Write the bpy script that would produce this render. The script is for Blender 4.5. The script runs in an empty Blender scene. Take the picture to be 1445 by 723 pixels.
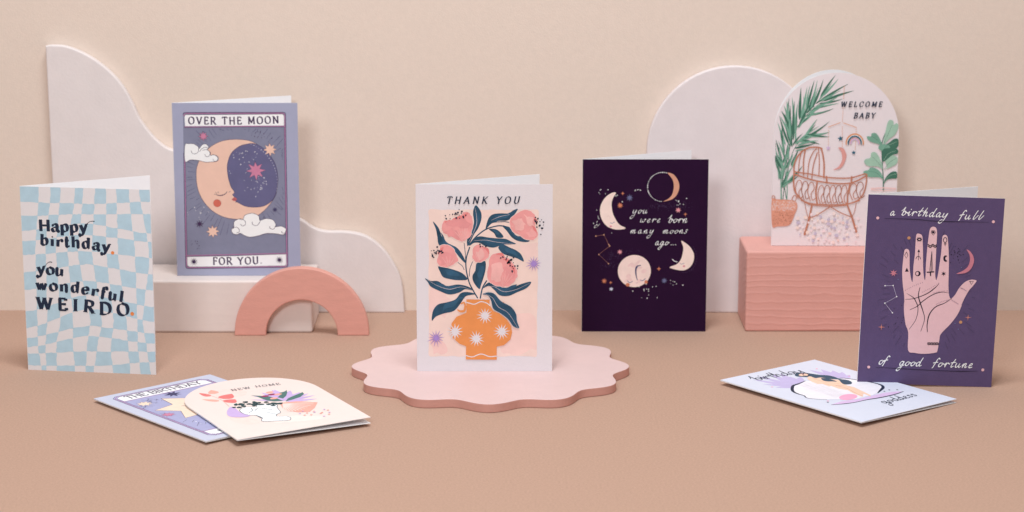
import bpy, math, random
from mathutils import Vector, Matrix
from mathutils.geometry import tessellate_polygon

random.seed(7)
S = bpy.context.scene
COL = S.collection
R = math.radians

# ------------------------------------------------------------------ camera
cam = bpy.data.cameras.new('camera')
cam.sensor_width = 36.0
cam.lens = 78.5
cam.clip_start = 0.05
cam.clip_end = 50.0
cam.dof.use_dof = True
cam.dof.focus_distance = 1.68
cam.dof.aperture_fstop = 10.0
cam_ob = bpy.data.objects.new('camera', cam)
cam_ob.location = (0.0, 0.0, 0.4628)
cam_ob.rotation_euler = (R(90 - 12.208), 0, 0)
COL.objects.link(cam_ob)
S.camera = cam_ob
S.render.resolution_x, S.render.resolution_y = 1024, 512

# ------------------------------------------------------------------ studio light
world = bpy.data.worlds.new('World')
S.world = world
world.use_nodes = True
wb = world.node_tree.nodes['Background']
wb.inputs['Color'].default_value = (0.91, 0.965, 1.0, 1)
wb.inputs['Strength'].default_value = 0.21

def area(name, loc, target, sx, sy, power, col):
    L = bpy.data.lights.new(name, 'AREA')
    L.shape = 'RECTANGLE'; L.size = sx; L.size_y = sy
    L.energy = power; L.color = col
    o = bpy.data.objects.new(name, L)
    o.location = loc
    o.rotation_euler = (Vector(target) - Vector(loc)).to_track_quat('-Z', 'Y').to_euler()
    COL.objects.link(o)
    return o
area('softbox_overhead', (0.0, 1.22, 1.70), (0.0, 1.80, 0.05), 0.7, 0.5, 23.0, (0.935, 0.975, 1.0))
area('softbox_front_left', (-0.42, -0.1, 1.0), (0.05, 1.78, 0.06), 0.4, 0.4, 13.5, (0.935, 0.975, 1.0))

vs = S.view_settings
vs.view_transform = 'Standard'; vs.look = 'None'; vs.gamma = 1.0; vs.use_curve_mapping = False
vs.exposure = 0.0

# ------------------------------------------------------------------ materials
def lin(c):
    return tuple((x/255/12.92) if x/255 <= 0.04045 else ((x/255 + 0.055)/1.055)**2.4 for x in c)

MATS = {}
def mat(name, rgb, rough=0.6, var=0.03, vscale=90.0, bump=0.0, bscale=900.0, gain=1.0, spec=0.3, stretch=None):
    """matte surface: base colour with a slow mottle plus a fine fibre relief"""
    if name in MATS: return MATS[name]
    m = bpy.data.materials.new(name); m.use_nodes = True
    nt = m.node_tree; N = nt.nodes; K = nt.links
    p = N['Principled BSDF']
    c = lin(rgb); c = tuple(min(0.95, x*gain) for x in c)
    p.inputs['Roughness'].default_value = rough
    p.inputs['Specular IOR Level'].default_value = spec
    tc = N.new('ShaderNodeTexCoord')
    src = tc.outputs['Object']
    if stretch:
        mp = N.new('ShaderNodeMapping'); mp.inputs['Scale'].default_value = stretch
        K.new(src, mp.inputs['Vector']); src = mp.outputs['Vector']
    n = N.new('ShaderNodeTexNoise'); n.inputs['Scale'].default_value = vscale
    n.inputs['Detail'].default_value = 5; n.inputs['Roughness'].default_value = 0.6
    K.new(src, n.inputs['Vector'])
    mr = N.new('ShaderNodeMapRange')
    mr.inputs['From Min'].default_value = 0.3; mr.inputs['From Max'].default_value = 0.7
    mr.inputs['To Min'].default_value = 1 - var; mr.inputs['To Max'].default_value = 1 + var
    K.new(n.outputs['Fac'], mr.inputs['Value'])
    mx = N.new('ShaderNodeVectorMath'); mx.operation = 'SCALE'
    mx.inputs[0].default_value = c
    K.new(mr.outputs['Result'], mx.inputs['Scale'])
    K.new(mx.outputs['Vector'], p.inputs['Base Color'])
    if bump:
        b = N.new('ShaderNodeTexNoise'); b.inputs['Scale'].default_value = bscale
        b.inputs['Detail'].default_value = 3
        K.new(src, b.inputs['Vector'])
        bp = N.new('ShaderNodeBump'); bp.inputs['Strength'].default_value = bump
        bp.inputs['Distance'].default_value = 0.0006
        K.new(b.outputs['Fac'], bp.inputs['Height'])
        K.new(bp.outputs['Normal'], p.inputs['Normal'])
    MATS[name] = m
    return m

IG = 1.20      # print tones are given as seen on white stock
def tone(rgb, k=0.90):
    g = sum(rgb)/3
    return tuple(round(g + (c-g)*k) for c in rgb)

def ink(rgb, var=0.05, vscale=160.0):
    rgb = tone(rgb)
    return mat('ink_%d_%d_%d' % tuple(rgb), rgb, rough=0.62, var=var, vscale=vscale, bump=0.12, bscale=1400, gain=IG)

def wash(rgb, var=0.13, vscale=75.0):
    """watered paint: stronger mottling than a flat ink"""
    rgb = tone(rgb)
    return mat('wash_%d_%d_%d' % tuple(rgb), rgb, rough=0.65, var=var, vscale=vscale, bump=0.12, bscale=1400, gain=IG)

# ------------------------------------------------------------------ objects
def tag(o, label=None, cat=None, group=None, kind=None):
    if label: o['label'] = label
    if cat: o['category'] = cat
    if group: o['group'] = group
    if kind: o['kind'] = kind
    return o

def empty(name, loc, rot=(0, 0, 0)):
    o = bpy.data.objects.new(name, None)
    o.empty_display_size = 0.02
    o.location = loc; o.rotation_euler = rot
    COL.objects.link(o)
    return o

def mesh_ob(name, verts, faces, mats, midx=None, parent=None, smooth=False):
    me = bpy.data.meshes.new(name)
    me.from_pydata([tuple(v) for v in verts], [], faces)
    for m in mats: me.materials.append(m)
    if midx:
        me.polygons.foreach_set('material_index', midx)
    if smooth:
        me.polygons.foreach_set('use_smooth', [True]*len(me.polygons))
    me.update()
    o = bpy.data.objects.new(name, me)
    COL.objects.link(o)
    if parent: o.parent = parent
    return o

def spline(pts, n=8, closed=False):
    """Catmull-Rom through the points"""
    P = [Vector(p[:2]) for p in pts]
    if len(P) < 3 and not closed: return P
    out = []
    m = len(P)
    rng = range(m if closed else m - 1)
    for i in rng:
        if closed:
            a, b, c, d = P[(i-1) % m], P[i], P[(i+1) % m], P[(i+2) % m]
        else:
            a = P[i-1] if i else P[0]*2 - P[1]
            b, c = P[i], P[i+1]
            d = P[i+2] if i+2 < m else P[-1]*2 - P[-2]
        for k in range(n):
            t = k/n
            out.append(0.5*((2*b) + (c-a)*t + (2*a-5*b+4*c-d)*t*t + (3*b-a-3*c+d)*t**3))
    if not closed: out.append(P[-1])
    return out

def slab(outline, depth, bev=0.001, segs=3, back=False):
    """outline in (x, z), extruded along +y from 0 to depth, front edge rounded by bev"""
    n = len(outline)
    P = [Vector(p) for p in outline]
    area2 = sum(P[i].x*P[(i+1) % n].y - P[(i+1) % n].x*P[i].y for i in range(n))
    if area2 < 0: P.reverse()
    nrm = []
    for i in range(n):
        e1 = (P[i]-P[i-1]).normalized(); e2 = (P[(i+1) % n]-P[i]).normalized()
        a = Vector((e1.y, -e1.x)); b = Vector((e2.y, -e2.x))
        s = a + b
        nrm.append(s/max(0.6, 1 + a.dot(b)) if s.length > 1e-6 else a)
    rings = []
    for k in range(segs+1):
        t = k/segs*math.pi/2
        ins = bev*(1-math.sin(t)); y = bev*(1-math.cos(t))
        rings.append((ins, y))
    rings += [(bev*(1-math.sin(math.pi/2*(1-k/segs))), depth - bev*(1-math.cos(math.pi/2*(1-k/segs)))) for k in range(segs+1)]
    V, F = [], []
    for ins, y in rings:
        for p, q in zip(P, nrm):
            r = p - q*ins
            V.append((r.x, y, r.y))
    m = len(rings)
    for j in range(m-1):
        for i in range(n):
            a = j*n+i; b = j*n+(i+1) % n
            F.append((a, b, b+n, a+n))
    tr = tessellate_polygon([[Vector((v[0], v[2], 0)) for v in V[:n]]])
    def orient(t, sgn):
        a, b, c = (Vector((V[i][0], V[i][2])) for i in t)
        s = (b-a).x*(c-a).y - (b-a).y*(c-a).x
        return tuple(t) if s*sgn > 0 else tuple(reversed(t))
    F += [orient(t, 1) for t in tr]
    off = (m-1)*n
    F += [tuple(i+off for i in orient(t, -1)) for t in tr]
    return V, F
# ------------------------------------------------------------------ printed artwork
# Strokes and filled shapes laid as thin ink films on a card's face.
def homography(src, dst):
    A = []
    for (x, y), (u, v) in zip(src, dst):
        A.append([x, y, 1, 0, 0, 0, -u*x, -u*y, u])
        A.append([0, 0, 0, x, y, 1, -v*x, -v*y, v])
    n = 8
    for i in range(n):
        k = max(range(i, n), key=lambda r: abs(A[r][i]))
        A[i], A[k] = A[k], A[i]
        d = A[i][i]
        A[i] = [a/d for a in A[i]]
        for r in range(n):
            if r != i and A[r][i]:
                f = A[r][i]
                A[r] = [a - f*b for a, b in zip(A[r], A[i])]
    h = [A[i][8] for i in range(8)] + [1.0]
    def f(x, y):
        w = h[6]*x + h[7]*y + h[8]
        return Vector(((h[0]*x+h[1]*y+h[2])/w, (h[3]*x+h[4]*y+h[5])/w))
    return f

STEP = 0.0000042
STUFF_PRINTS = ('printed_dots', 'printed_rays', 'printed_confetti', 'printed_tiny_words', 'printed_leaf_wreath', 'printed_veins')
class Art:
    """draws on a sheet of size w x h; corners = the sheet's corners (bottom-left, bottom-right,
    top-right, top-left) in the drawing's own units"""
    def __init__(self, parent, corners, w=0.105, h=0.148, base=0.00003):
        self.parent = parent; self.w = w; self.h = h; self.k = 0; self.base = base
        self.H = homography(corners, [(0, 0), (w, 0), (w, h), (0, h)])
        self.ox = self.oy = 0.0; self.s = 1.0
        self.cur = None
    def crop(self, ox, oy, s):
        self.ox, self.oy, self.s = ox, oy, s
        return self
    def P(self, p):
        return self.H(p[0]/self.s + self.ox, p[1]/self.s + self.oy)
    def part(self, name, label=None):
        self.done()
        self.cur = dict(name=name, V=[], F=[], M=[], mats=[], label=label)
        return self
    def done(self):
        c = self.cur
        if c and c['F']:
            o = mesh_ob(c['name'], c['V'], c['F'], c['mats'], c['M'], self.parent)
            if c['label']: o['label'] = c['label']
            if c['name'] in STUFF_PRINTS: o['kind'] = 'stuff'
        self.cur = None
    def _add(self, pts, tris, m):
        c = self.cur
        if m not in c['mats']: c['mats'].append(m)
        mi = c['mats'].index(m)
        b = len(c['V'])
        y = -(self.base + self.k*STEP)
        for p in pts: c['V'].append((p.x, y, p.y))
        for t in tris:
            a, b2, c2 = pts[t[0]], pts[t[1]], pts[t[2]]
            s = (b2-a).x*(c2-a).y - (b2-a).y*(c2-a).x
            if abs(s) < 1e-13: continue
            t = t if s > 0 else tuple(reversed(t))
            c['F'].append(tuple(b+i for i in t)); c['M'].append(mi)
    def up(self): self.k += 1
    # --- shapes
    def fill_card(self, pts, m, up=True):
        if up: self.up()
        tr = tessellate_polygon([[Vector((p.x, p.y, 0)) for p in pts]])
        self._add(pts, tr, m)
    def fill(self, pts, m, smooth=True, n=6, up=True, edge=None, ew=0.25):
        Q = [self.P(p) for p in pts]
        if smooth: Q = spline(Q, n, True)
        self.fill_card(Q, m, up)
        if edge: self.ribbon(Q + [Q[0]], edge, [ew]*(len(Q)+1))
    def ribbon(self, Q, m, W, up=True, cap=True):
        """Q card points (metres), W widths in millimetres per point"""
        if up: self.up()
        q, w = [], []
        for a, b in zip(Q, W):
            if not q or (a-q[-1]).length > 1e-6: q.append(a); w.append(b)
        if len(q) < 2: return
        L, Rr = [], []
        for i in range(len(q)):
            d = (q[min(i+1, len(q)-1)] - q[max(i-1, 0)])
            d = d.normalized() if d.length > 1e-9 else Vector((1, 0))
            nn = Vector((-d.y, d.x))*w[i]*0.0005
            L.append(q[i]+nn); Rr.append(q[i]-nn)
        pts = L + Rr; n = len(L)
        tris = []
        for i in range(n-1):
            tris += [(i, i+1, n+i+1), (i, n+i+1, n+i)]
        if cap:
            for end, i in ((0, 0), (1, n-1)):
                d = (q[1]-q[0]).normalized()*-1 if end == 0 else (q[-1]-q[-2]).normalized()
                if w[i] < 0.08: continue
                b = len(pts)
                nn = Vector((-d.y, d.x))
                rr = w[i]*0.0005
                pts.append(q[i])
                for a in range(7):
                    t = math.pi/2 - math.pi*a/6
                    pts.append(q[i] + d*math.cos(t)*rr + nn*math.sin(t)*rr)
                tris += [(b, b+1+a, b+2+a) for a in range(6)]
        self._add(pts, tris, m)
    def line(self, pts, m, w=0.3, smooth=True, n=6, taper=None, up=True, closed=False):
        """w: one width (mm) or a list of widths spread along the line"""
        Q = [self.P(p) for p in pts]
        if closed: Q = spline(Q, n, True); Q = Q + [Q[0]]
        elif smooth: Q = spline(Q, n)
        if isinstance(w, (int, float)): w = [w, w]
        N = len(Q); W = []
        for i in range(N):
            t = i/(N-1)*(len(w)-1); j = min(int(t), len(w)-2); f = t-j
            W.append(w[j]*(1-f)+w[j+1]*f)
        self.ribbon(Q, m, W, up)
    def dot(self, p, r, m, up=False, n=10, sx=1.0, sy=1.0, rot=0.0):
        c = self.P(p) if not isinstance(p, Vector) else p
        self.up() if up else None
        Q = []
        for i in range(n):
            a = 2*math.pi*i/n
            x, y = math.cos(a)*sx, math.sin(a)*sy
            Q.append(c + Vector((x*math.cos(rot)-y*math.sin(rot), x*math.sin(rot)+y*math.cos(rot)))*r*0.001)
        self._add(Q, [(0, i, i+1) for i in range(1, n-1)], m)
    def star(self, p, n, R1, R2, m, rot=0.0, jit=0.0, edge=None, ew=0.25, up=True):
        c = self.P(p); Q = []
        for i in range(2*n):
            a = math.pi/2 + rot + math.pi*i/n
            r = (R1 if i % 2 == 0 else R2)*(1 + random.uniform(-jit, jit))*0.001
            Q.append(c + Vector((math.cos(a), math.sin(a)))*r)
        if up: self.up()
        self._add([c]+Q, [(0, 1+i, 1+(i+1) % (2*n)) for i in range(2*n)], m)
        if edge: self.ribbon(Q+[Q[0]], edge, [ew]*(2*n+1))
    def ellipse(self, p, rx, ry, m, rot=0.0, up=True, n=36, edge=None, ew=0.25):
        c = self.P(p); Q = []
        for i in range(n):
            a = 2*math.pi*i/n
            x, y = math.cos(a)*rx*0.001, math.sin(a)*ry*0.001
            Q.append(c + Vector((x*math.cos(rot)-y*math.sin(rot), x*math.sin(rot)+y*math.cos(rot))))
        if up: self.up()
        self._add(Q, [(0, i, i+1) for i in range(1, n-1)], m)
        if edge: self.ribbon(Q+[Q[0]], edge, [ew]*(n+1))
    def leaf(self, a, b, wid, m, bend=0.0, vein=None, up=True, fat=0.45):
        """pointed leaf from a (stalk) to b (tip); wid in mm"""
        A, B = self.P(a), self.P(b)
        d = B-A; nn = Vector((-d.y, d.x))
        mid = [A + d*t + nn*bend*4*t*(1-t) for t in [i/10 for i in range(11)]]
        L, Rr = [], []
        for i, q in enumerate(mid):
            t = i/10
            w = math.sin(math.pi*t**(0.6 if fat < .5 else 1.0))**0.85*wid*0.0005 if 0 < t < 1 else 0
            dd = (mid[min(i+1, 10)]-mid[max(i-1, 0)]).normalized()
            k = Vector((-dd.y, dd.x))*w
            L.append(q+k); Rr.append(q-k)
        Q = L + Rr[-2:0:-1]
        self.fill_card(Q, m, up)
        if vein: self.ribbon(mid[1:-1], vein, [0.22]*9)
    # --- lettering
    def text(self, s, base, h, m, font='roman', thick=0.16, thin=0.05, slant=0.0, up=True, xs=1.0, jitter=0.0, serif=0.09):
        """base: polyline of the baseline (drawing units); h: cap height in drawing units"""
        self.part('printed_word')
        B = [self.P(p) for p in base]
        # cap height on the sheet
        p0 = self.P(base[0]); p1 = self.P((base[0][0], base[0][1]-h)) if not isinstance(h, tuple) else None
        H = (p1-p0).length if p1 is not None else h[0]*0.001
        seg = [(B[i+1]-B[i]).length for i in range(len(B)-1)]
        tot = sum(seg)
        G = ROMAN if font == 'roman' else SCRIPT
        ws = [(G[c][0]*xs if c in G else 0.35)*H for c in s]
        track = (tot - sum(ws))/max(1, len(s)-1)
        if up: self.up()
        k0 = self.k
        x = 0.0
        for c, w in zip(s, ws):
            if c in G:
                xm = x + w/2
                acc = 0; o = B[0]; d = (B[1]-B[0]).normalized()
                for i, L in enumerate(seg):
                    if xm <= acc+L or i == len(seg)-1:
                        d = (B[i+1]-B[i]).normalized(); o = B[i] + d*(xm-acc); break
                    acc += L
                nn = Vector((-d.y, d.x))
                jr = random.uniform(-jitter, jitter); jy = random.uniform(-jitter, jitter)*0.3
                def T(px, py):
                    px, py = px*xs*H - w/2, py*H
                    py2 = py + jy*H
                    px2 = px + slant*py + jr*py*0.3
                    return o + d*px2 + nn*py2
                alpha = 0.42 if font == 'roman' else 0.75
                j = 0
                for st in G[c][1]:
                    kind, P = st[0], st[1]
                    if kind == 'D':
                        self.k = k0 + j; self.dot(T(*P[0]), st[2]*H*1000, m, n=14); continue
                    if kind == 'F' and serif == 0: continue
                    if kind == 'F':
                        a, y = P
                        Q = [T(a-serif, y), T(a, y), T(a+serif, y)]
                        W = [thin*0.9*H*1000]*3
                        if c in 'bdhilnprtuwy' and y > 0.3:
                            Q = [T(a-serif*1.3, y-0.05), T(a, y)]; W = W[:2]
                    else:
                        Q = spline([T(*p) for p in P], 7) if kind == 'C' else None
                        if Q is None:
                            Q = []
                            for i in range(len(P)-1):
                                a, b = T(*P[i]), T(*P[i+1])
                                Q += [a.lerp(b, t/4) for t in range(4)]
                            Q.append(T(*P[-1]))
                        W = []
                        for i in range(len(Q)):
                            e = Q[min(i+1, len(Q)-1)] - Q[max(i-1, 0)]
                            e = e.normalized()
                            ang = math.atan2(e.dot(nn), e.dot(d))
                            W.append((thin + (thick-thin)*abs(math.sin(ang-alpha)))*H*1000)
                    self.k = k0 + j; j += 1
                    self.ribbon(Q, m, W, up=False, cap=(font != 'roman' or kind != 'L'))
            x += w + track
        self.k = k0 + 7

def rag(pts, amp, sub=3, closed=True):
    """brush-ragged copy of an outline"""
    out = []
    n = len(pts)
    for i in range(n):
        a, b = pts[i], pts[(i+1) % n]
        for k in range(sub):
            t = k/sub
            out.append((a[0]+(b[0]-a[0])*t+random.uniform(-amp, amp), a[1]+(b[1]-a[1])*t+random.uniform(-amp, amp)))
    return out

def seg_(x0, y0, x1, y1): return ('L', [(x0, y0), (x1, y1)])
ROMAN = {
 'A': (0.80, [seg_(.05, 0, .40, 1), seg_(.38, 1, .75, 0), seg_(.18, .36, .60, .36), ('F', (.06, 0)), ('F', (.75, 0))]),
 'B': (0.62, [seg_(.12, 0, .12, 1), ('C', [(.04, 1), (.3, 1), (.5, .93), (.5, .68), (.36, .54), (.12, .53)]), ('C', [(.2, .53), (.45, .5), (.58, .27), (.42, .02), (.04, 0)])]),
 'C': (0.72, [('C', [(.66, .78), (.55, .97), (.36, 1), (.12, .82), (.05, .5), (.12, .18), (.36, 0), (.56, .04), (.68, .22)]), seg_(.67, .98, .67, .72)]),
 'D': (0.78, [seg_(.12, 0, .12, 1), ('C', [(.04, 1), (.36, 1), (.62, .84), (.71, .5), (.62, .16), (.36, 0), (.04, 0)])]),
 'E': (0.60, [seg_(.12, 0, .12, 1), seg_(.04, 1, .53, 1), seg_(.12, .52, .42, .52), seg_(.04, 0, .56, 0), seg_(.53, 1, .53, .82), seg_(.56, 0, .56, .2), seg_(.42, .62, .42, .42)]),
 'F': (0.56, [seg_(.12, 0, .12, 1), seg_(.04, 1, .53, 1), seg_(.12, .52, .42, .52), seg_(.53, 1, .53, .8), seg_(.42, .62, .42, .42), ('F', (.12, 0))]),
 'H': (0.78, [seg_(.12, 0, .12, 1), seg_(.66, 0, .66, 1), seg_(.12, .5, .66, .5), ('F', (.12, 0)), ('F', (.12, 1)), ('F', (.66, 0)), ('F', (.66, 1))]),
 'I': (0.30, [seg_(.15, 0, .15, 1), ('F', (.15, 0)), ('F', (.15, 1))]),
 'K': (0.72, [seg_(.12, 0, .12, 1), seg_(.14, .42, .62, 1), seg_(.26, .55, .66, 0), ('F', (.12, 0)), ('F', (.12, 1)), ('F', (.62, 1)), ('F', (.66, 0))]),
 'L': (0.58, [seg_(.12, 0, .12, 1), seg_(.04, 0, .54, 0), seg_(.54, 0, .54, .22), ('F', (.12, 1))]),
 'M': (0.92, [seg_(.12, 0, .15, 1), seg_(.15, 1, .46, .12), seg_(.46, .12, .78, 1), seg_(.78, 1, .81, 0), ('F', (.12, 0)), ('F', (.12, 1)), ('F', (.81, 0)), ('F', (.81, 1))]),
 'N': (0.80, [seg_(.12, 0, .12, 1), seg_(.12, 1, .66, .02), seg_(.66, .0, .66, 1), ('F', (.12, 0)), ('F', (.08, 1)), ('F', (.66, 1))]),
 'O': (0.80, [('C', [(.40, 1), (.15, .86), (.06, .5), (.15, .14), (.40, 0), (.65, .14), (.74, .5), (.65, .86), (.40, 1)])]),
 'R': (0.70, [seg_(.12, 0, .12, 1), ('C', [(.04, 1), (.34, 1), (.54, .9), (.54, .64), (.38, .5), (.12, .49)]), seg_(.32, .5, .66, 0), ('F', (.12, 0)), ('F', (.66, 0))]),
 'T': (0.68, [seg_(.34, 0, .34, 1), seg_(.05, 1, .63, 1), seg_(.05, 1, .05, .82), seg_(.63, 1, .63, .82), ('F', (.34, 0))]),
 'U': (0.76, [('C', [(.12, 1), (.12, .5), (.14, .2), (.36, 0), (.58, .14), (.63, .45), (.64, 1)]), ('F', (.12, 1)), ('F', (.64, 1))]),
 'V': (0.76, [seg_(.08, 1, .38, 0), seg_(.38, 0, .68, 1), ('F', (.08, 1)), ('F', (.68, 1))]),
 'W': (1.10, [seg_(.08, 1, .34, 0), seg_(.34, 0, .55, .95), seg_(.54, .95, .80, 0), seg_(.80, 0, 1.02, 1), ('F', (.08, 1)), ('F', (1.02, 1)), ('F', (.55, .98))]),
 'Y': (0.72, [seg_(.06, 1, .36, .48), seg_(.36, .48, .66, 1), seg_(.36, .5, .36, 0), ('F', (.06, 1)), ('F', (.66, 1)), ('F', (.36, 0))]),
 '.': (0.24, [('D', [(.12, .07)], .08)]),
 'a': (0.56, [('C', [(.10, .50), (.18, .62), (.34, .62), (.42, .48), (.42, .12), (.50, .0)]), ('C', [(.41, .37), (.20, .33), (.07, .18), (.16, .0), (.30, .02), (.42, .16)])]),
 'b': (0.58, [seg_(.11, 0, .11, 1.02), ('C', [(.11, .45), (.24, .62), (.42, .60), (.50, .33), (.42, .05), (.24, .0), (.11, .12)]), ('F', (.11, 1.0))]),
 'd': (0.58, [seg_(.45, 0, .45, 1.02), ('C', [(.45, .48), (.32, .62), (.14, .58), (.06, .32), (.14, .05), (.30, .0), (.45, .14)]), ('F', (.45, 1.0)), seg_(.45, .02, .54, .02)]),
 'e': (0.52, [('C', [(.08, .34), (.28, .35), (.44, .38), (.40, .58), (.24, .63), (.09, .50), (.06, .28), (.14, .04), (.30, .0), (.46, .14)])]),
 'f': (0.40, [('C', [(.40, .92), (.34, 1.03), (.22, 1.0), (.17, .82), (.17, 0)]), seg_(.03, .60, .34, .60), ('F', (.17, 0))]),
 'h': (0.60, [seg_(.11, 0, .11, 1.02), ('C', [(.11, .42), (.24, .60), (.38, .62), (.47, .48), (.47, 0)]), ('F', (.11, 1.0)), ('F', (.11, 0)), ('F', (.47, 0))]),
 'i': (0.28, [seg_(.14, 0, .14, .62), ('D', [(.13, .84)], .075), ('F', (.14, .61)), ('F', (.14, 0))]),
 'l': (0.28, [seg_(.14, 0, .14, 1.02), ('F', (.14, 1.0)), ('F', (.14, 0))]),
 'n': (0.60, [seg_(.11, 0, .11, .62), ('C', [(.11, .42), (.24, .60), (.38, .62), (.47, .48), (.47, 0)]), ('F', (.11, .61)), ('F', (.11, 0)), ('F', (.47, 0))]),
 'o': (0.56, [('C', [(.28, .63), (.11, .54), (.05, .31), (.11, .08), (.28, -.01), (.45, .08), (.51, .31), (.45, .54), (.28, .63)])]),
 'p': (0.58, [seg_(.11, -.34, .11, .62), ('C', [(.11, .45), (.24, .62), (.42, .60), (.50, .33), (.42, .05), (.24, .0), (.11, .12)]), ('F', (.11, .61)), ('F', (.11, -.34))]),
 'r': (0.44, [seg_(.11, 0, .11, .62), ('C', [(.11, .38), (.22, .58), (.34, .63), (.41, .56)]), ('F', (.11, .61)), ('F', (.11, 0)), ('D', [(.38, .55)], .06)]),
 't': (0.38, [('C', [(.17, .84), (.16, .4), (.17, .08), (.26, -.01), (.36, .08)]), seg_(.02, .60, .34, .60)]),
 'u': (0.60, [('C', [(.11, .62), (.11, .2), (.18, .0), (.32, .02), (.46, .2)]), seg_(.47, 0, .47, .62), ('F', (.11, .61)), ('F', (.47, .61)), seg_(.47, .02, .56, .02)]),
 'w': (0.80, [seg_(.07, .62, .25, 0), seg_(.25, 0, .40, .58), seg_(.39, .6, .57, 0), seg_(.57, 0, .74, .62), ('F', (.07, .61)), ('F', (.74, .61))]),
 'y': (0.58, [seg_(.08, .62, .30, .0), ('C', [(.60, .74), (.52, .70), (.46, .52), (.30, .0), (.20, -.26), (.08, -.36), (.01, -.27)]), ('F', (.08, .61)), ('D', [(.04, -.28)], .05)]),
}
ROMAN['Y2'] = ROMAN['Y']
SCRIPT = {
 'a': (0.62, [('C', [(.42, .50), (.28, .56), (.10, .38), (.08, .10), (.22, .02), (.36, .22), (.44, .50), (.42, .14), (.50, .02), (.66, .12)])]),
 'b': (0.58, [('C', [(-.06, .55), (.12, .80), (.24, 1.05), (.18, .6), (.10, .08)]), ('C', [(.10, .20), (.26, .50), (.44, .46), (.44, .16), (.26, .0), (.10, .10)]), ('C', [(.42, .40), (.54, .36), (.66, .34)])]),
 'd': (0.64, [('C', [(.40, .46), (.26, .54), (.08, .34), (.08, .06), (.22, .0), (.38, .24)]), ('C', [(.58, 1.08), (.46, .6), (.42, .12), (.50, .0), (.66, .12)])]),
 'e': (0.48, [('C', [(.04, .20), (.26, .30), (.36, .46), (.24, .54), (.08, .34), (.08, .08), (.22, .0), (.44, .10)])]),
 'f': (0.50, [('C', [(.60, 1.0), (.50, 1.10), (.36, .92), (.24, .4), (.12, -.12), (.06, -.18)]), ('C', [(.02, .46), (.22, .52), (.48, .58)])]),
 'g': (0.62, [('C', [(.44, .46), (.28, .54), (.10, .36), (.10, .08), (.24, .02), (.40, .26)]), ('C', [(.50, .52), (.42, .1), (.30, -.40), (.10, -.68), (-.08, -.62), (-.02, -.40), (.24, -.18), (.62, .10)])]),
 'h': (0.62, [('C', [(.0, .4), (.22, .9), (.26, 1.08), (.18, .6), (.08, .0)]), ('C', [(.10, .16), (.28, .50), (.40, .50), (.38, .20), (.44, .0), (.62, .12)])]),
 'i': (0.34, [('C', [(.0, .2), (.16, .52), (.14, .14), (.20, .0), (.36, .14)]), ('D', [(.26, .78)], .06)]),
 'l': (0.46, [('C', [(.40, 1.10), (.26, .7), (.14, .2), (.18, .0), (.32, .08), (.60, .5)])]),
 'm': (0.90, [('C', [(.0, .2), (.14, .50), (.10, .0)]), ('C', [(.10, .06), (.26, .48), (.38, .48), (.34, .0)]), ('C', [(.34, .06), (.50, .48), (.64, .48), (.60, .12), (.68, .0), (.86, .16)])]),
 'n': (0.64, [('C', [(.0, .2), (.14, .50), (.10, .0)]), ('C', [(.10, .06), (.28, .50), (.42, .46), (.38, .12), (.46, .0), (.62, .14)])]),
 'o': (0.60, [('C', [(.36, .52), (.14, .42), (.08, .14), (.22, .0), (.42, .14), (.46, .40), (.34, .52), (.46, .44), (.64, .36)])]),
 'r': (0.52, [('C', [(.0, .22), (.16, .54), (.12, .0)]), ('C', [(.12, .12), (.26, .46), (.40, .50), (.54, .40)])]),
 's': (0.46, [('C', [(.40, .50), (.24, .56), (.20, .38), (.32, .16), (.16, .0), (.02, .06)])]),
 't': (0.50, [('C', [(.44, 1.02), (.28, .6), (.18, .14), (.26, .0), (.46, .14)]), ('C', [(.06, .54), (.30, .60), (.54, .64)])]),
 'u': (0.66, [('C', [(.08, .52), (.04, .14), (.16, .0), (.34, .16), (.46, .50), (.42, .14), (.50, .0), (.66, .14)])]),
 'w': (0.80, [('C', [(.08, .50), (.04, .12), (.16, .0), (.32, .20), (.36, .44), (.34, .12), (.48, .0), (.64, .20), (.66, .50), (.80, .42)])]),
 'y': (0.64, [('C', [(.10, .52), (.06, .14), (.20, .04), (.38, .22), (.46, .46)]), ('C', [(.52, .54), (.44, .1), (.30, -.44), (.08, -.74), (-.14, -.66), (-.06, -.42), (.16, -.26)])]),
 '.': (0.26, [('D', [(.1, .05)], .055)]),
}
# ------------------------------------------------------------------ backdrop
FLOOR = mat('backdrop_floor_card', (190, 155, 136), rough=0.8, var=0.10, vscale=620, bump=0.8, bscale=1600, spec=0.2)
WALL = mat('backdrop_wall_card', (231, 212, 198), rough=0.8, var=0.022, vscale=260, bump=0.3, bscale=900, spec=0.2)
WY = 1.913
floor = mesh_ob('floor', [(-3, -0.6, 0), (3, -0.6, 0), (3, WY+0.05, 0), (-3, WY+0.05, 0)], [(0, 1, 2, 3)], [FLOOR])
tag(floor, 'matt dusty terracotta paper surface the cards and blocks stand on', 'surface', kind='structure')
wall = mesh_ob('wall', [(-3, WY, -0.0), (3, WY, 0), (3, WY, 2.2), (-3, WY, 2.2), (-3, WY+.004, 0), (3, WY+.004, 0), (3, WY+.004, 2.2), (-3, WY+.004, 2.2)],
               [(0, 1, 2, 3), (5, 4, 7, 6)], [WALL])
tag(wall, 'plain pale peach backdrop behind the whole arrangement', 'backdrop', kind='structure')
del floor['category']; del wall['category']

# ------------------------------------------------------------------ painted wooden props
WHITE = mat('painted_wood_blush_white', (232, 221, 219), rough=0.55, var=0.025, vscale=60, bump=0.25, bscale=420, spec=0.35)

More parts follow.
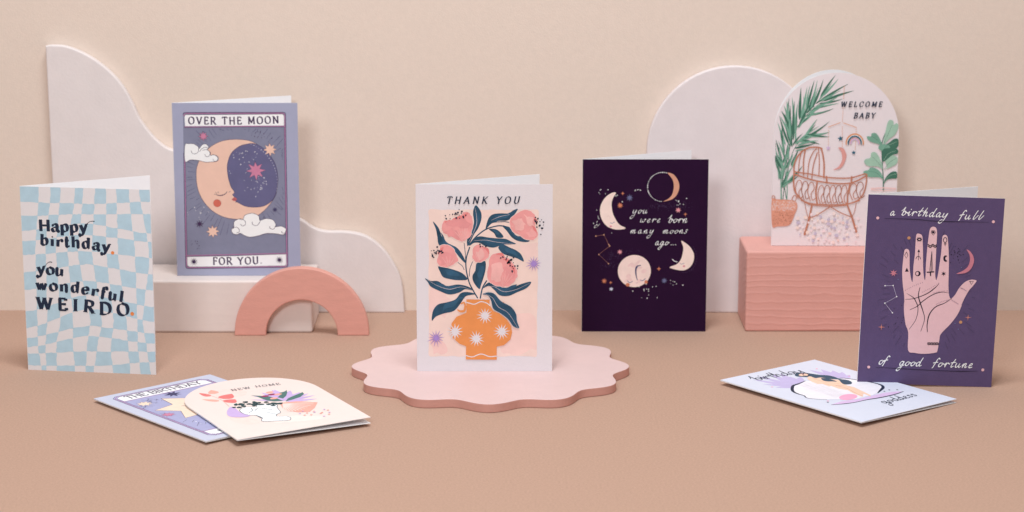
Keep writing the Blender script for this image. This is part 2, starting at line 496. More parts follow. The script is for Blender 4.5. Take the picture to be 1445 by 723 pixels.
def grain_mat(name, rgb, depth, ring, relief=0.6):
    """painted softwood: the raised growth rings show through the paint as relief"""
    m = mat(name, rgb, rough=0.5, var=0.03, vscale=45, bump=0.0, spec=0.35)
    nt = m.node_tree; N = nt.nodes; K = nt.links
    tc = N.new('ShaderNodeTexCoord')
    mp = N.new('ShaderNodeMapping'); mp.inputs['Scale'].default_value = (3.2, 9.0, 30.0)
    mp.inputs['Rotation'].default_value = (0, R(1.5), 0)
    K.new(tc.outputs['Object'], mp.inputs['Vector'])
    n = N.new('ShaderNodeTexNoise'); n.inputs['Scale'].default_value = 1.1; n.inputs['Detail'].default_value = 2
    K.new(mp.outputs['Vector'], n.inputs['Vector'])
    w = N.new('ShaderNodeTexWave'); w.wave_type = 'RINGS'; w.rings_direction = 'X'
    w.inputs['Scale'].default_value = ring; w.inputs['Distortion'].default_value = 2.2
    w.inputs['Detail'].default_value = 3; w.inputs['Detail Scale'].default_value = 2.2
    mp2 = N.new('ShaderNodeMapping'); mp2.inputs['Scale'].default_value = (0.6, 1.0, 1.0)
    mp2.inputs['Location'].default_value = (0.0, 0.02, 0.075)
    ad = N.new('ShaderNodeMixRGB'); ad.blend_type = 'ADD'; ad.inputs['Fac'].default_value = 0.014
    K.new(tc.outputs['Object'], mp2.inputs['Vector'])
    K.new(mp2.outputs['Vector'], ad.inputs[1]); K.new(n.outputs['Color'], ad.inputs[2])
    K.new(ad.outputs['Color'], w.inputs['Vector'])
    pw = N.new('ShaderNodeMath'); pw.operation = 'POWER'; pw.inputs[1].default_value = 4.0
    K.new(w.outputs['Fac'], pw.inputs[0])
    fn = N.new('ShaderNodeTexNoise'); fn.inputs['Scale'].default_value = 420
    K.new(tc.outputs['Object'], fn.inputs['Vector'])
    sm = N.new('ShaderNodeMath'); sm.operation = 'MULTIPLY_ADD'; sm.inputs[1].default_value = 0.35
    K.new(fn.outputs['Fac'], sm.inputs[0]); K.new(pw.outputs[0], sm.inputs[2])
    b = N.new('ShaderNodeBump'); b.inputs['Strength'].default_value = relief; b.inputs['Distance'].default_value = depth
    K.new(sm.outputs[0], b.inputs['Height'])
    K.new(b.outputs['Normal'], N['Principled BSDF'].inputs['Normal'])
    return m

def box_outline(w, h, r, n=4):
    out = []
    for cx, cz, a0 in ((w-r, r, -90), (w-r, h-r, 0), (r, h-r, 90), (r, r, 180)):
        for k in range(n+1):
            a = R(a0 + 90*k/n)
            out.append((cx+r*math.cos(a), cz+r*math.sin(a)))
    return out

# tall stepped wave panel leaning flat on the wall, left
pts = [(-.3988, .2340), (-.3945, .2352), (-.3810, .2340), (-.3630, .2262), (-.3468, .2143), (-.3350, .2010), (-.3268, .1860), (-.3205, .1712), (-.3105, .1570), (-.3010, .1480),
       (-.2920, .1440), (-.2720, .1420), (-.2480, .1330), (-.2260, .1140), (-.2080, .0960), (-.1930, .0870), (-.1822, .0822), (-.1740, .0765), (-.1630, .0728),
       (-.1440, .0722), (-.1290, .0690), (-.1165, .0610), (-.1070, .0500), (-.0988, .0345), (-.0957, .0210), (-.0945, .0030)]
o2 = spline(pts[1:], 5)
outline = [Vector((-.3975, 0)), Vector((-.3990, .2345))] + o2 + [Vector((-.0943, 0.0))]
V, F = slab(outline, 0.0085, bev=0.0011)
w = mesh_ob('wave_panel', [(x+.245, y, z) for x, y, z in V], F, [WHITE])
w.location = (-.245, WY-.0085-.0004, 0)
tag(w, 'tall white wooden board with a stepped wavy top edge behind the blue and lilac cards', 'board')

# round-topped panel, right
r_ = .0748; zc = .1424
outline = [Vector((-r_, 0)), Vector((r_, 0)), Vector((r_, zc))] + [Vector((r_*math.cos(R(a)), zc+r_*math.sin(R(a)))) for a in range(5, 180, 5)] + [Vector((-r_, zc))]
V, F = slab(outline, 0.0085, bev=0.0011)
a_ = mesh_ob('arched_panel', V, F, [mat('painted_wood_cool_white', (232, 220, 220), rough=0.55, var=0.025, vscale=60, bump=0.25, bscale=420, spec=0.35)])
a_.location = (.1912, WY-.0085-.0004, 0)
tag(a_, 'white wooden board with a semicircular top standing behind the pink block', 'board')

# white block, left
GW = grain_mat('painted_grain_white', (232, 217, 211), 0.00010, 38, relief=0.22)
V, F = slab(box_outline(.185, .0449, .0022), .066, bev=.0018)
b_ = mesh_ob('white_block', V, F, [GW])
b_.location = (-.3537, 1.8325, 0)
tag(b_, 'low white painted wooden block under the OVER THE MOON card', 'block')

# pink block, right
GP = grain_mat('painted_grain_pink', (224, 164, 153), 0.00021, 52)
V, F = slab(box_outline(.150, .0694, .0022), .0640, bev=.0018)
b2 = mesh_ob('pink_block', V, F, [GP])
b2.location = (.1975, 1.8364, 0)
tag(b2, 'salmon pink wooden block with raised grain under the WELCOME BABY card', 'block')

# half-ring arch
AR = mat('painted_arch_coral', (224, 161, 147), rough=0.55, var=0.05, vscale=150, bump=0.3, bscale=700, spec=0.35, stretch=(0.35, 1, 1.6))
ro, ri, lg = .0564, .0302, .0018
outline = [Vector((ri, 0)), Vector((ro, 0))] + [Vector((ro*math.cos(R(a)), lg+ro*math.sin(R(a)))) for a in range(0, 181, 4)] + \
          [Vector((-ro, 0)), Vector((-ri, 0))] + [Vector((ri*math.cos(R(a)), lg*.3+ri*math.sin(R(a)))) for a in range(180, -1, -5)]
V, F = slab(outline, .0092, bev=.0009)
ar = mesh_ob('wooden_arch', V, F, [AR])
ar.location = (-.1769, 1.8222, 0)
tag(ar, 'coral half-ring wooden arch standing in front of the white block', 'arch')

# scalloped plate
PT = mat('painted_plate_pink', (224, 195, 193), rough=0.5, var=0.02, vscale=90, bump=0.3, bscale=600, spec=0.35)
PE = mat('painted_plate_edge', (212, 156, 143), rough=0.6, var=0.04, vscale=120, bump=0.3, bscale=700)
out = []
for k in range(288):
    a = 2*math.pi*k/288
    s = abs(math.cos(6*a))            # 12 lobes
    rr = .0985 + .0112*(s**0.8)*(1-.12*s)
    rr = .1002 + .0090*(0.5+0.5*math.cos(12*a)) - .0012*(0.5-0.5*math.cos(12*a))**3
    out.append(Vector((rr*math.cos(a), rr*math.sin(a))))
V, F = slab(out, .0068, bev=.0006)
V = [(x, z, .0068-y) for x, y, z in V]
F = [tuple(f) for f in F]
mi = []
for f in F:
    zs = [V[i][2] for i in f]
    mi.append(0 if min(zs) > .0068-.0005 else 1)
pl = mesh_ob('scalloped_plate', V, F, [PT, PE], mi)
pl.location = (-.0170, 1.6990, .0001)
tag(pl, 'flat pale pink plate with a scalloped rim under the THANK YOU card', 'plate')

# ------------------------------------------------------------------ greeting cards
PAPER = mat('card_paper_white', (248, 246, 248), rough=0.7, var=0.008, vscale=200, bump=0.15, bscale=1500, spec=0.2)
W0, H0, TH = .105, .148, .0004
def sheet_outline(w, h, arch):
    if not arch: return [Vector((0, 0)), Vector((w, 0)), Vector((w, h)), Vector((0, h))]
    r = w/2
    return [Vector((0, 0)), Vector((w, 0))] + [Vector((r+r*math.cos(R(a)), h-r+r*math.sin(R(a)))) for a in range(0, 181, 5)]
def sheet(name, parent, face, w=W0, h=H0, arch=False, mirror=False):
    """one leaf of the card: printed face towards -y, plain paper elsewhere"""
    P = sheet_outline(w, h, arch); n = len(P)
    V = [(p.x, 0, p.y) for p in P] + [(p.x, TH, p.y) for p in P]
    F = [tuple(range(n)), tuple(range(2*n-1, n-1, -1))] + [(i+n, (i+1) % n+n, (i+1) % n, i) for i in range(n)]
    return mesh_ob(name, V, F, [face, PAPER], [0] + [1]*(n+1), parent)

def standing_card(label, loc, yaw, opening, face, arch=False, roll=0.0, w=W0):
    root = empty('greeting_card', loc, (0, roll, yaw))
    tag(root, label, 'card', 'folded greeting cards in the display')
    f = sheet('front_panel', root, face, w=w, arch=arch)
    b = sheet('back_panel', root, PAPER, w=w, arch=arch)
    b.location = (0, TH*1.3, 0); b.rotation_euler = (0, 0, opening)
    return root, f

def flat_card(label, loc, yaw, zs, rise, low, face, w=W0, h=H0, arch=False):
    """closed card lying down; zs spine height, rise how far the top leaf lifts at its free edge, low how far the bottom leaf drops"""
    root = empty('greeting_card', (loc[0], loc[1], zs), (0, 0, yaw))
    tag(root, label, 'card', 'folded greeting cards in the display')
    f = sheet('front_panel', root, face, w, h, arch)
    f.rotation_euler = (Matrix.Rotation(-math.asin(rise/w), 3, 'Y') @ Matrix.Rotation(-math.pi/2, 3, 'X')).to_euler()
    b = sheet('back_panel', root, PAPER, w, h, arch)
    b.location = (0, 0, -TH*1.4)
    b.rotation_euler = (Matrix.Rotation(math.asin(low/w), 3, 'Y') @ Matrix.Rotation(-math.pi/2, 3, 'X')).to_euler()
    return root, f
NAVY = ink((24, 38, 62)); ORANGE = ink((232, 128, 62)); BLACK = ink((34, 28, 48))

# ---- 1. blue checked birthday card
face = mat('card_face_offwhite', (218, 213, 214), rough=0.68, var=0.015, vscale=220, bump=0.2, bscale=1500, gain=IG, spec=0.2)
root, fp = standing_card('blue and white warped check card reading Happy birthday you wonderful WEIRDO', (-.3838, 1.7125, 0), R(-8.4), R(35.0), face)
A = Art(fp, [(40, 523), (221, 529), (212, 268), (28, 262)])
BL = wash((172, 200, 215), var=.06, vscale=120)
cols_v = [0, .35, .72, .86, 1.0]
cols = [[0, .15, .24, .315, .43, .49, .58, .665, .745, .84, .92, 1.0],
        [0, .10, .18, .26, .35, .43, .54, .65, .74, .87, .98, 1.06],
        [0, .09, .17, .27, .37, .505, .595, .685, .785, .87, .91, 1.0],
        [0, .085, .145, .23, .36, .47, .55, .655, .79, .865, .935, 1.0],
        [0, .105, .145, .225, .37, .45, .515, .665, .80, .88, .96, 1.03]]
rows_u = [0, .5, 1.0]
rows = [[0, .085, .16, .24, .295, .37, .465, .56, .68, .77, .825, .875, .91, .975, 1.06],
        [0, .085, .14, .19, .25, .34, .41, .50, .575, .65, .745, .80, .885, .965, 1.05],
        [0, .065, .13, .235, .28, .365, .455, .54, .63, .71, .775, .83, .875, .93, 1.01]]
def interp(xs, ys, x):
    if x <= xs[0]: return ys[0]
    for i in range(len(xs)-1):
        if x <= xs[i+1]:
            t = (x-xs[i])/(xs[i+1]-xs[i]); t = t*t*(3-2*t)*0.6 + t*0.4
            return ys[i]*(1-t)+ys[i+1]*t
    return ys[-1]
def grid(i, j, fi=0.0, fj=0.0):
    cl = lambda L, k, f: L[k]*(1-f) + L[min(k+1, len(L)-1)]*f
    u, v = i/11, j/14
    for _ in range(6):
        u = interp(cols_v, [cl(c, i, fi) for c in cols], v)
        v = interp(rows_u, [cl(r, j, fj) for r in rows], u)
    return u, v
A.up()
for i in range(11):
    for j in range(14):
        if (i+j) % 2: continue
        q = []
        N = 4
        for k in range(N): q.append(grid(i, j, k/N, 0))
        for k in range(N): q.append(grid(i+1, j, 0, k/N) if i+1 < 12 else (1, v))
        for k in range(N): q.append(grid(i, j+1, 1-k/N, 0))
        for k in range(N): q.append(grid(i, j, 0, 1-k/N))
        pts = [Vector((max(.001, min(.999, u+random.uniform(-.0035, .0035)))*W0, (1-max(.001, min(.999, v+random.uniform(-.0025, .0025))))*H0)) for u, v in q]
        A.part('printed_check'); A.fill_card(pts, BL, up=False)
A.crop(20, 240, 4.519)
A.text('Happy', [(163, 386), (300, 390), (472, 396)], 70, NAVY, thick=.34, thin=.08, xs=1.28)
A.line([(462, 350), (480, 332), (500, 326), (515, 327)], NAVY, [.3, .4, .7])
A.text('birthday', [(170, 474), (300, 487), (400, 491), (500, 502), (560, 514), (612, 523)], 67, NAVY, thick=.34, thin=.085, xs=1.28)
A.text('you', [(150, 660), (230, 664), (316, 675)], 67, NAVY, thick=.34, thin=.085, xs=1.28)
A.line([(196, 618), (210, 598), (228, 586), (243, 588)], NAVY, [.3, .4, .7])
A.part('printed_dot', 'orange full stop after birthday'); A.up(); A.dot((632, 528), 1.35, ORANGE, n=18)
A.crop(20, 390, 4.986)
A.text('wonderful', [(158, 93), (300, 102), (430, 111), (540, 131), (640, 155), (768, 181)], 76, NAVY, thick=.33, thin=.075, xs=1.25)
A.text('WEIRDO', [(160, 230), (260, 236), (390, 241), (500, 250), (590, 265), (700, 272), (812, 276)], 82, NAVY, thick=.32, thin=.06, serif=.14, xs=1.25)
A.part('printed_dot', 'orange full stop after WEIRDO'); A.up(); A.dot((835, 264), 1.5, ORANGE, n=18)
A.done()

# ---- 2. OVER THE MOON
LAV = mat('card_face_lavender', (156, 158, 181), rough=0.66, var=0.02, vscale=120, bump=0.2, bscale=1500, gain=IG, spec=0.2)
root, fp = standing_card('lilac card with a sleeping crescent moon reading OVER THE MOON FOR YOU', (-.2845, 1.8520, .0451), 0, R(24.5), LAV)
A = Art(fp, [(249, 392), (424.5, 393), (421, 145), (243, 145)])
SLATE = ink((122, 124, 149), var=.05); PLUM = ink((62, 40, 78)); MAUVE = ink((168, 108, 150)); CREAM = ink((236, 228, 236), var=.015)
PEACH = wash((226, 184, 164), var=.04); INDIGO = wash((94, 92, 130), var=.07); ROSE = ink((196, 118, 150)); TERRA = ink((206, 98, 80))
WHT = ink((240, 236, 244), var=.01)
def frame_pts(x0, y0, x1, y1, r):
    out = []
    for cx, cy, a0 in ((x1-r, y0+r, -90), (x1-r, y1-r, 0), (x0+r, y1-r, 90), (x0+r, y0+r, 180)):
        for k in range(5):
            a = R(a0+22.5*k); out.append((cx+r*math.cos(a), cy+r*math.sin(a)))
    return out
A.crop(240, 135, 5.563)
def lower(p): return ((p[0]/5.163)*5.563, (120+p[1]/5.163)*5.563)     # second detail sheet to the first one's units
A.part('printed_border')
TLc, TRc, BRc, BLc = (112, 142), (910, 140), lower((856, 645)), lower((106, 655))
def framed(off, r=18):
    c = [(104-off, 132-off), (914+off, 130-off), (lower((858, 645))[0]+off, lower((858, 645))[1]+off+6), (lower((108, 655))[0]-off, lower((108, 655))[1]+off)]
    out = []
    for i in range(4):
        p, q, s = Vector(c[i-1]), Vector(c[i]), Vector(c[(i+1) % 4])
        a = q + (p-q).normalized()*r; b = q + (s-q).normalized()*r
        out += [tuple(a), tuple(a.lerp(q, .55).lerp(b.lerp(q, .55), .5)), tuple(b)]
        for t in (.25, .5, .75):
            m_ = b.lerp(s + (q-s).normalized()*r, t); out.append((m_.x+random.uniform(-1.2, 1.2), m_.y+random.uniform(-1.2, 1.2)))
    return out
F0 = framed(0)
A.fill(F0, SLATE, smooth=False)
A.part('printed_rays')
mc = (540, 640)
A.up()
DK = ink((64, 60, 98))
for k in range(74):
    a = 2*math.pi*k/74 + random.uniform(-.02, .02)
    r0 = random.uniform(350, 385); r1 = r0 + random.uniform(30, 130)
    x0, y0 = mc[0]+r0*math.cos(a), mc[1]+r0*math.sin(a)
    x1, y1 = mc[0]+r1*math.cos(a), mc[1]+r1*math.sin(a)
    x1 = max(135, min(890, x1)); y1 = max(262, min(1185, y1))
    if not (135 < x0 < 890 and 262 < y0 < 1185) or math.hypot(x1-x0, y1-y0) < 12: continue
    A.line([(x0, y0), (x1, y1)], DK, [.16, .32], smooth=False, up=False)
A.part('printed_banner', 'white title strip at the top')
A.fill([(122, 150), (200, 152), (500, 150), (890, 146), (903, 158), (905, 236), (500, 238), (120, 240), (116, 160)], CREAM, smooth=False)
A.text('OVER THE MOON', [(146, 224), (350, 226), (620, 224), (860, 218)], 56, PLUM, thick=.21, thin=.10, jitter=.06, xs=1.06)
A.part('printed_banner', 'white title strip at the foot')
A.fill([lower(p) for p in [(112, 570), (480, 565), (850, 552), (852, 630), (838, 640), (480, 645), (140, 648), (118, 630)]], CREAM, smooth=False)
A.text('FOR YOU.', [lower((308, 627)), lower((480, 628)), lower((668, 622))], 56, PLUM, thick=.21, thin=.10, jitter=.06, xs=1.06)
for p, nm in (((168, 605), 11), ((796, 596), 12)):
    A.part('printed_star', 'dark spiky star in the foot strip'); A.star(lower(p), nm, 3.8, 1.3, PLUM, jit=.12)
A.part('printed_border')
for off, m_, w_ in ((0, PLUM, .42), (-7, MAUVE, .75), (-13, PLUM, .28)):
    A.line(framed(off), m_, w_, smooth=False, closed=False)
for y in ((116, 245, 906, 242),):
    A.line([(y[0], y[1]), (300, 246), (600, 241), (y[2], y[3])], MAUVE, .7); A.line([(y[0], y[1]+6), (600, 247), (y[2], y[3]+6)], PLUM, .25)
A.line([lower((108, 560)), lower((480, 553)), lower((858, 546))], MAUVE, .7); A.line([lower((108, 566)), lower((480, 560)), lower((858, 552))], PLUM, .25)
# moon
A.part('printed_moon')
A.fill([(670, 376), (600, 352), (500, 346), (400, 362), (310, 412), (245, 488), (212, 560), (205, 640)] +
       [lower(p) for p in [(196, 40), (212, 100), (250, 170), (310, 232), (390, 275), (490, 292), (590, 285), (660, 250), (722, 190), (768, 120), (782, 60)]] +
       [(845, 640), (820, 540), (770, 450)], PEACH, edge=PLUM, ew=.28, n=8)
A.part('printed_night_disc', 'dark starry disc inside the moon')
A.fill([(665, 380), (600, 384), (540, 405), (480, 460), (450, 550), (455, 640), (470, 700)] +
       [lower(p) for p in [(445, 55), (468, 92), (455, 112), (480, 140), (476, 158), (500, 172), (545, 195), (610, 204), (680, 196), (740, 160), (772, 105), (786, 40)]] +
       [(850, 650), (835, 560), (800, 490), (740, 420)], INDIGO, edge=PLUM, ew=.3, n=6)
A.part('printed_face')
A.line([lower(p) for p in [(332, 105), (350, 115), (375, 115), (400, 105), (415, 88)]], PLUM, [.4, .8, .45])
for a, b in (((340, 100), (330, 92)), ((352, 98), (348, 88)), ((330, 108), (320, 106)), ((428, 92), (438, 84))): A.line([lower(a), lower(b)], PLUM, .3, smooth=False)
A.fill([lower(p) for p in [(450, 145), (468, 130), (484, 140), (484, 150), (466, 158)]], ink((190, 90, 90)))
A.line([lower(p) for p in [(448, 145), (468, 144), (486, 158), (474, 170)]], PLUM, .22)
A.ellipse(lower((342, 173)), 3.2, 3.2, TERRA, edge=ink((150, 60, 60)), ew=.2)
A.part('printed_dots'); A.up()
random.seed(3)
for (cx, cy, sx, sy, n_) in ((580, 480, 50, 40, 26), (720, 690, 30, 60, 24), (600, 700, 110, 60, 10)):
    for _ in range(n_):
        A.dot((random.gauss(cx, sx), random.gauss(cy, sy)), random.uniform(.15, .42), WHT, n=7)
for k in range(22):
    a = R(-72 + 84*k/21)
    A.dot((515+330*math.cos(a)*1.0, 690+330*math.sin(a)), random.uniform(.18, .34), WHT, n=7)
for _ in range(14): A.dot(lower((random.gauss(215, 50), random.gauss(250, 22))), random.uniform(.15, .4), WHT, n=7)
for _ in range(16): A.dot((random.gauss(705, 40), random.gauss(310, 25)), random.uniform(.2, .45), PLUM, n=7)
for _ in range(10): A.dot(lower((random.gauss(155, 30), random.gauss(480, 22))), random.uniform(.25, .45), PLUM, n=7)
for _ in range(6): A.dot(lower((random.gauss(685, 25), random.gauss(290, 16))), random.uniform(.25, .42), PLUM, n=7)
for p, n_, r1, r2, m_, lb in (((675, 595), 8, 8.0, 3.9, ROSE, 'large pink star in the night disc'), ((788, 428), 8, 5.7, 3.0, PEACH, 'peach star at the upper right'),
                      ((262, 320), 8, 4.2, 2.0, ROSE, 'small pink star at the upper left'), (lower((308, 382)), 8, 5.6, 3.0, PEACH, 'peach star at the lower left'),
                      (lower((212, 325)), 8, 4.0, 1.3, PLUM, 'small dark star at the lower left'), (lower((765, 222)), 8, 2.8, 1.0, DK, 'small dark star at the lower right')):
    A.part('printed_star', lb); A.star(p, n_, r1, r2, m_, rot=.05, jit=.04, edge=PLUM if m_ != DK and m_ != PLUM else None, ew=.28)
# clouds
A.part('printed_cloud', 'white curly cloud at the left of the moon')
A.fill([(118, 392), (150, 380), (190, 382), (222, 405), (228, 420), (255, 388), (285, 383), (305, 410), (295, 425), (318, 450), (318, 470), (350, 470), (378, 485), (380, 508), (360, 522), (330, 524), (280, 526), (220, 512), (160, 508), (118, 520)], WHT, edge=PLUM, ew=.32, n=5)
for P_ in ([(225, 420), (222, 445), (200, 460), (175, 455), (165, 435)], [(232, 442), (250, 420), (280, 408), (303, 418)], [(255, 432), (290, 428), (315, 450), (305, 480), (280, 480), (275, 465)], [(318, 475), (345, 468), (375, 488), (370, 515), (345, 518), (338, 502)]):
    A.line(P_, PLUM, .35)
A.part('printed_cloud', 'white curly cloud below the moon')
A.fill([lower(p) for p in [(462, 350), (465, 310), (500, 290), (530, 290), (545, 262), (600, 248), (645, 268), (655, 300), (700, 288), (750, 298), (772, 335), (770, 350), (810, 345), (845, 365), (842, 395), (820, 408), (770, 400), (700, 398), (640, 415), (580, 424), (540, 412), (510, 395), (490, 404), (460, 400), (446, 380), (450, 360)]], WHT, edge=PLUM, ew=.34, n=5)
for P_ in ([(500, 290), (540, 300), (548, 328), (528, 342), (512, 330)], [(650, 280), (655, 310), (630, 340), (600, 330), (598, 312)], [(770, 340), (755, 365), (730, 362), (726, 345)], [(455, 360), (480, 350), (502, 368), (498, 390), (482, 392)], [(845, 372), (838, 395), (818, 395), (814, 382)]):
    A.line([lower(p) for p in P_], PLUM, .4)
A.done()

# ---- 3. THANK YOU
OFFW = mat('card_face_cool_white', (217, 210, 213), rough=0.68, var=0.012, vscale=300, bump=0.3, bscale=1300, gain=IG, spec=0.2)
root, fp = standing_card('white THANK YOU card with pink tulips in an orange vase on the scalloped plate', (-.0738, 1.6825, .0070), 0, R(24.6), OFFW)
A = Art(fp, [(589, 524), (778, 524), (778, 262), (587, 262)])
A.crop(580, 250, 4.986)
def low3(p): return (p[0], p[1] + 135*4.986)
BG = wash((240, 203, 192), var=.05, vscale=45); TEAL = wash((34, 72, 98), var=.35, vscale=85); VASE = wash((228, 138, 72), var=.05)
PINK = wash((232, 150, 148), var=.08, vscale=120); CORAL = ink((226, 122, 120)); LILAC = ink((160, 128, 196)); VEIN = ink((214, 196, 200))
A.part('printed_panel', 'pink painted ground of the picture')
e = []
for x in range(125, 890, 45): e.append((x, 236+random.uniform(-3, 3)))
for y in range(240, 1255, 60): e.append((889+random.uniform(-3, 3)-(y-240)*.009, y))
for x in range(878, 125, -45): e.append((x, 1262+random.uniform(-3, 4)))
for y in range(1255, 250, -60): e.append((126+random.uniform(-3, 3), y))
A.fill(e, BG, smooth=True, n=3)
for q, m_ in (([(640, 1010), (760, 960), (860, 980), (875, 1200), (760, 1245), (640, 1240), (615, 1120)], wash((240, 196, 187), var=.06, vscale=40)),
             ([(140, 760), (240, 800), (280, 900), (230, 980), (140, 960)], wash((242, 196, 188), var=.06, vscale=40)), ([(760, 480), (880, 470), (880, 560), (800, 590)], wash((242, 198, 190), var=.06, vscale=40)),
             ([(135, 1130), (190, 1110), (260, 1230), (160, 1255)], wash((244, 192, 184), var=.06, vscale=40)), ([(470, 250), (560, 240), (540, 280), (500, 330)], wash((244, 200, 190), var=.06, vscale=40))):
    A.part('printed_wash'); A.fill(rag(q, 14, 3), m_, n=3)
A.part('printed_stems')
for P_, w_ in (([(372, 470), (380, 540), (382, 600)], .5), ([(330, 605), (360, 630), (372, 655)], .45), ([(410, 500), (388, 570), (385, 640), (400, 720), low3((420, 100)), low3((465, 178))], .95),
               ([(430, 600), (412, 650), (408, 700)], .5), ([(410, 480), (450, 430), (520, 375), (600, 350), (650, 350)], .95), (([low3((528, 60)), low3((500, 110)), low3((485, 180))]), 1.0),
               ([(520, 375), (560, 330), (640, 320), (690, 325)], .6)):
    A.line(P_, TEAL, w_)
for L_ in ([(455, 206), (488, 250), (492, 300), (470, 365), (440, 410), (400, 490), (392, 450), (415, 400), (440, 330), (434, 270), (437, 235)],
           [(745, 233), (715, 240), (680, 262), (620, 262), (570, 270), (540, 300), (522, 370), (560, 335), (610, 315), (670, 312), (710, 285)],
           [(640, 350), (690, 360), (720, 405), (760, 430), (800, 432), (828, 452), (805, 462), (750, 455), (705, 430), (670, 385)],
           [(545, 372), (590, 372), (625, 395), (645, 428), (600, 430), (580, 400)],
           [(408, 488), (440, 440), (480, 422), (540, 430), (600, 436), (660, 440), (700, 458), (732, 474), (690, 478), (640, 480), (580, 500), (520, 490), (480, 468), (440, 468)],
           [(610, 500), (640, 478), (690, 500), (735, 520), (770, 550), (787, 597), (740, 575), (690, 560), (640, 540)],
           [(155, 318), (195, 365), (220, 430), (260, 470), (320, 500), (360, 550), (385, 610), (350, 580), (310, 530), (270, 485), (200, 485), (185, 420), (175, 370)],
           [(192, 632), (240, 640), (300, 655), (360, 680), (395, 722), (330, 728), (270, 720), (225, 705), (205, 670)],
           [(460, 610), (515, 592), (523, 640), (510, 700), (490, 760), (478, 790), (440, 745), (430, 700), (450, 660)],
           [low3(p) for p in [(100, 42), (140, 60), (190, 62), (250, 95), (330, 85), (400, 100), (440, 128), (380, 118), (340, 140), (270, 155), (200, 130), (140, 100), (120, 70)]],
           [low3(p) for p in [(455, 152), (400, 138), (350, 145), (310, 190), (250, 210), (190, 225), (155, 270), (147, 338), (175, 310), (230, 288), (300, 270), (345, 220), (380, 170), (420, 158)]],
           [low3(p) for p in [(505, 110), (535, 75), (580, 68), (625, 95), (690, 115), (760, 85), (838, 66), (810, 108), (740, 140), (680, 165), (620, 160), (580, 120), (545, 95)]],
           [low3(p) for p in [(500, 152), (540, 138), (585, 150), (630, 200), (700, 240), (735, 290), (742, 340), (757, 390), (715, 378), (680, 330), (630, 290), (575, 255), (560, 200), (540, 165)]]):
    A.part('printed_leaf'); A.fill(L_, TEAL, n=5)
    cx = sum(p[0] for p in L_)/len(L_); cy = sum(p[1] for p in L_)/len(L_)
    for sh in (.5,):      # lighter pools of paint inside the leaf
        h = len(L_)//2; off = 0 if sh > .5 else h//2
        A.fill([(cx+(p[0]-cx)*sh+(L_[off][0]-cx)*.22, cy+(p[1]-cy)*sh+(L_[off][1]-cy)*.22) for p in L_], wash((42, 86, 114), var=.25, vscale=90), n=3)
A.part('printed_veins')
for L_ in ([(448, 225), (458, 280), (458, 340), (430, 410), (405, 460)], [(440, 452), (520, 448), (600, 462), (715, 475)], [low3(p) for p in [(115, 52), (190, 95), (270, 118), (350, 102), (430, 125)]],
           [low3(p) for p in [(520, 102), (580, 100), (650, 135), (740, 118), (830, 75)]], [low3(p) for p in [(515, 148), (570, 178), (610, 240), (680, 285), (745, 385)]], [(560, 310), (620, 285), (690, 270)]):
    A.line(L_, VEIN, [.12, .3, .12])
for B_ in ([(215, 340), (235, 310), (265, 320), (300, 290), (345, 275), (375, 250), (410, 262), (432, 300), (430, 360), (420, 410), (390, 445), (360, 458), (310, 440), (260, 415), (222, 385)],
           [(760, 245), (820, 240), (860, 270), (880, 310), (865, 345), (885, 400), (865, 440), (820, 448), (770, 425), (715, 390), (690, 345), (700, 290)],
           [(205, 490), (250, 478), (290, 500), (320, 550), (330, 590), (300, 620), (250, 638), (200, 628), (180, 590), (195, 550)],
           [(440, 490), (480, 478), (520, 500), (550, 535), (530, 580), (490, 600), (450, 600), (430, 575), (430, 530)],
           [(560, 560), (610, 535), (650, 560), (700, 590), (730, 630), (745, 680), (735, 720), (700, 765), (640, 775), (580, 760), (545, 735), (530, 690), (540, 620)]):
    A.part('printed_flower'); A.fill([(p.x, p.y) for p in spline(B_, 3, True)] and rag([(p.x, p.y) for p in spline(B_, 3, True)], 3.2, 1), PINK, n=3, edge=ink((244, 214, 208)), ew=.3)
A.part('printed_veins')
for a_, b_ in (((300, 300), (372, 290)), ((350, 300), (395, 262)), ((240, 322), (290, 325)), ((845, 290), (872, 330)), ((850, 350), (870, 420)), ((225, 500), (190, 540)), ((510, 500), (545, 540)), ((650, 580), (690, 620)), ((690, 620), (725, 680)), ((600, 545), (650, 560))):
    A.line([a_, ((a_[0]+b_[0])/2+6, (a_[1]+b_[1])/2-6), b_], CORAL, [1.0, 2.2, .8])
for q in ([(235, 330), (300, 300), (380, 300), (425, 340), (380, 360), (300, 350)], [(230, 400), (280, 370), (330, 390), (340, 450), (280, 425)], [(350, 390), (400, 370), (415, 410), (380, 445)],
          [(710, 320), (760, 290), (800, 330), (780, 380), (730, 370)], [(790, 270), (850, 290), (860, 350), (820, 340)], [(800, 390), (850, 370), (870, 410), (830, 440)],
          [(200, 560), (250, 530), (300, 560), (290, 610), (220, 620)], [(450, 530), (490, 510), (520, 550), (480, 590)], [(560, 620), (620, 600), (650, 660), (620, 740), (560, 720)], [(650, 640), (700, 640), (720, 700), (680, 750)]):
    A.fill(rag(q, 9, 3), wash(random.choice(((236, 162, 158), (226, 142, 142), (240, 172, 166))), var=.1, vscale=100), n=3)
for (cx, cy), (dx, dy), n_ in (((360, 455), (-14, -95), 6), ((700, 350), (90, 20), 5), ((260, 636), (0, -80), 4), ((470, 598), (10, -70), 4), ((640, 770), (20, -110), 5)):
    for k in range(n_):
        t = (k/(n_-1)-.5)*1.1
        ex = cx+dx*math.cos(t)-dy*math.sin(t); ey = cy+dx*math.sin(t)+dy*math.cos(t)
        A.line([(cx, cy), ((cx+ex)/2+4, (cy+ey)/2), (ex, ey)], ink((238, 172, 168)), [.15, .5, .15])
A.part('printed_dots'); A.up()
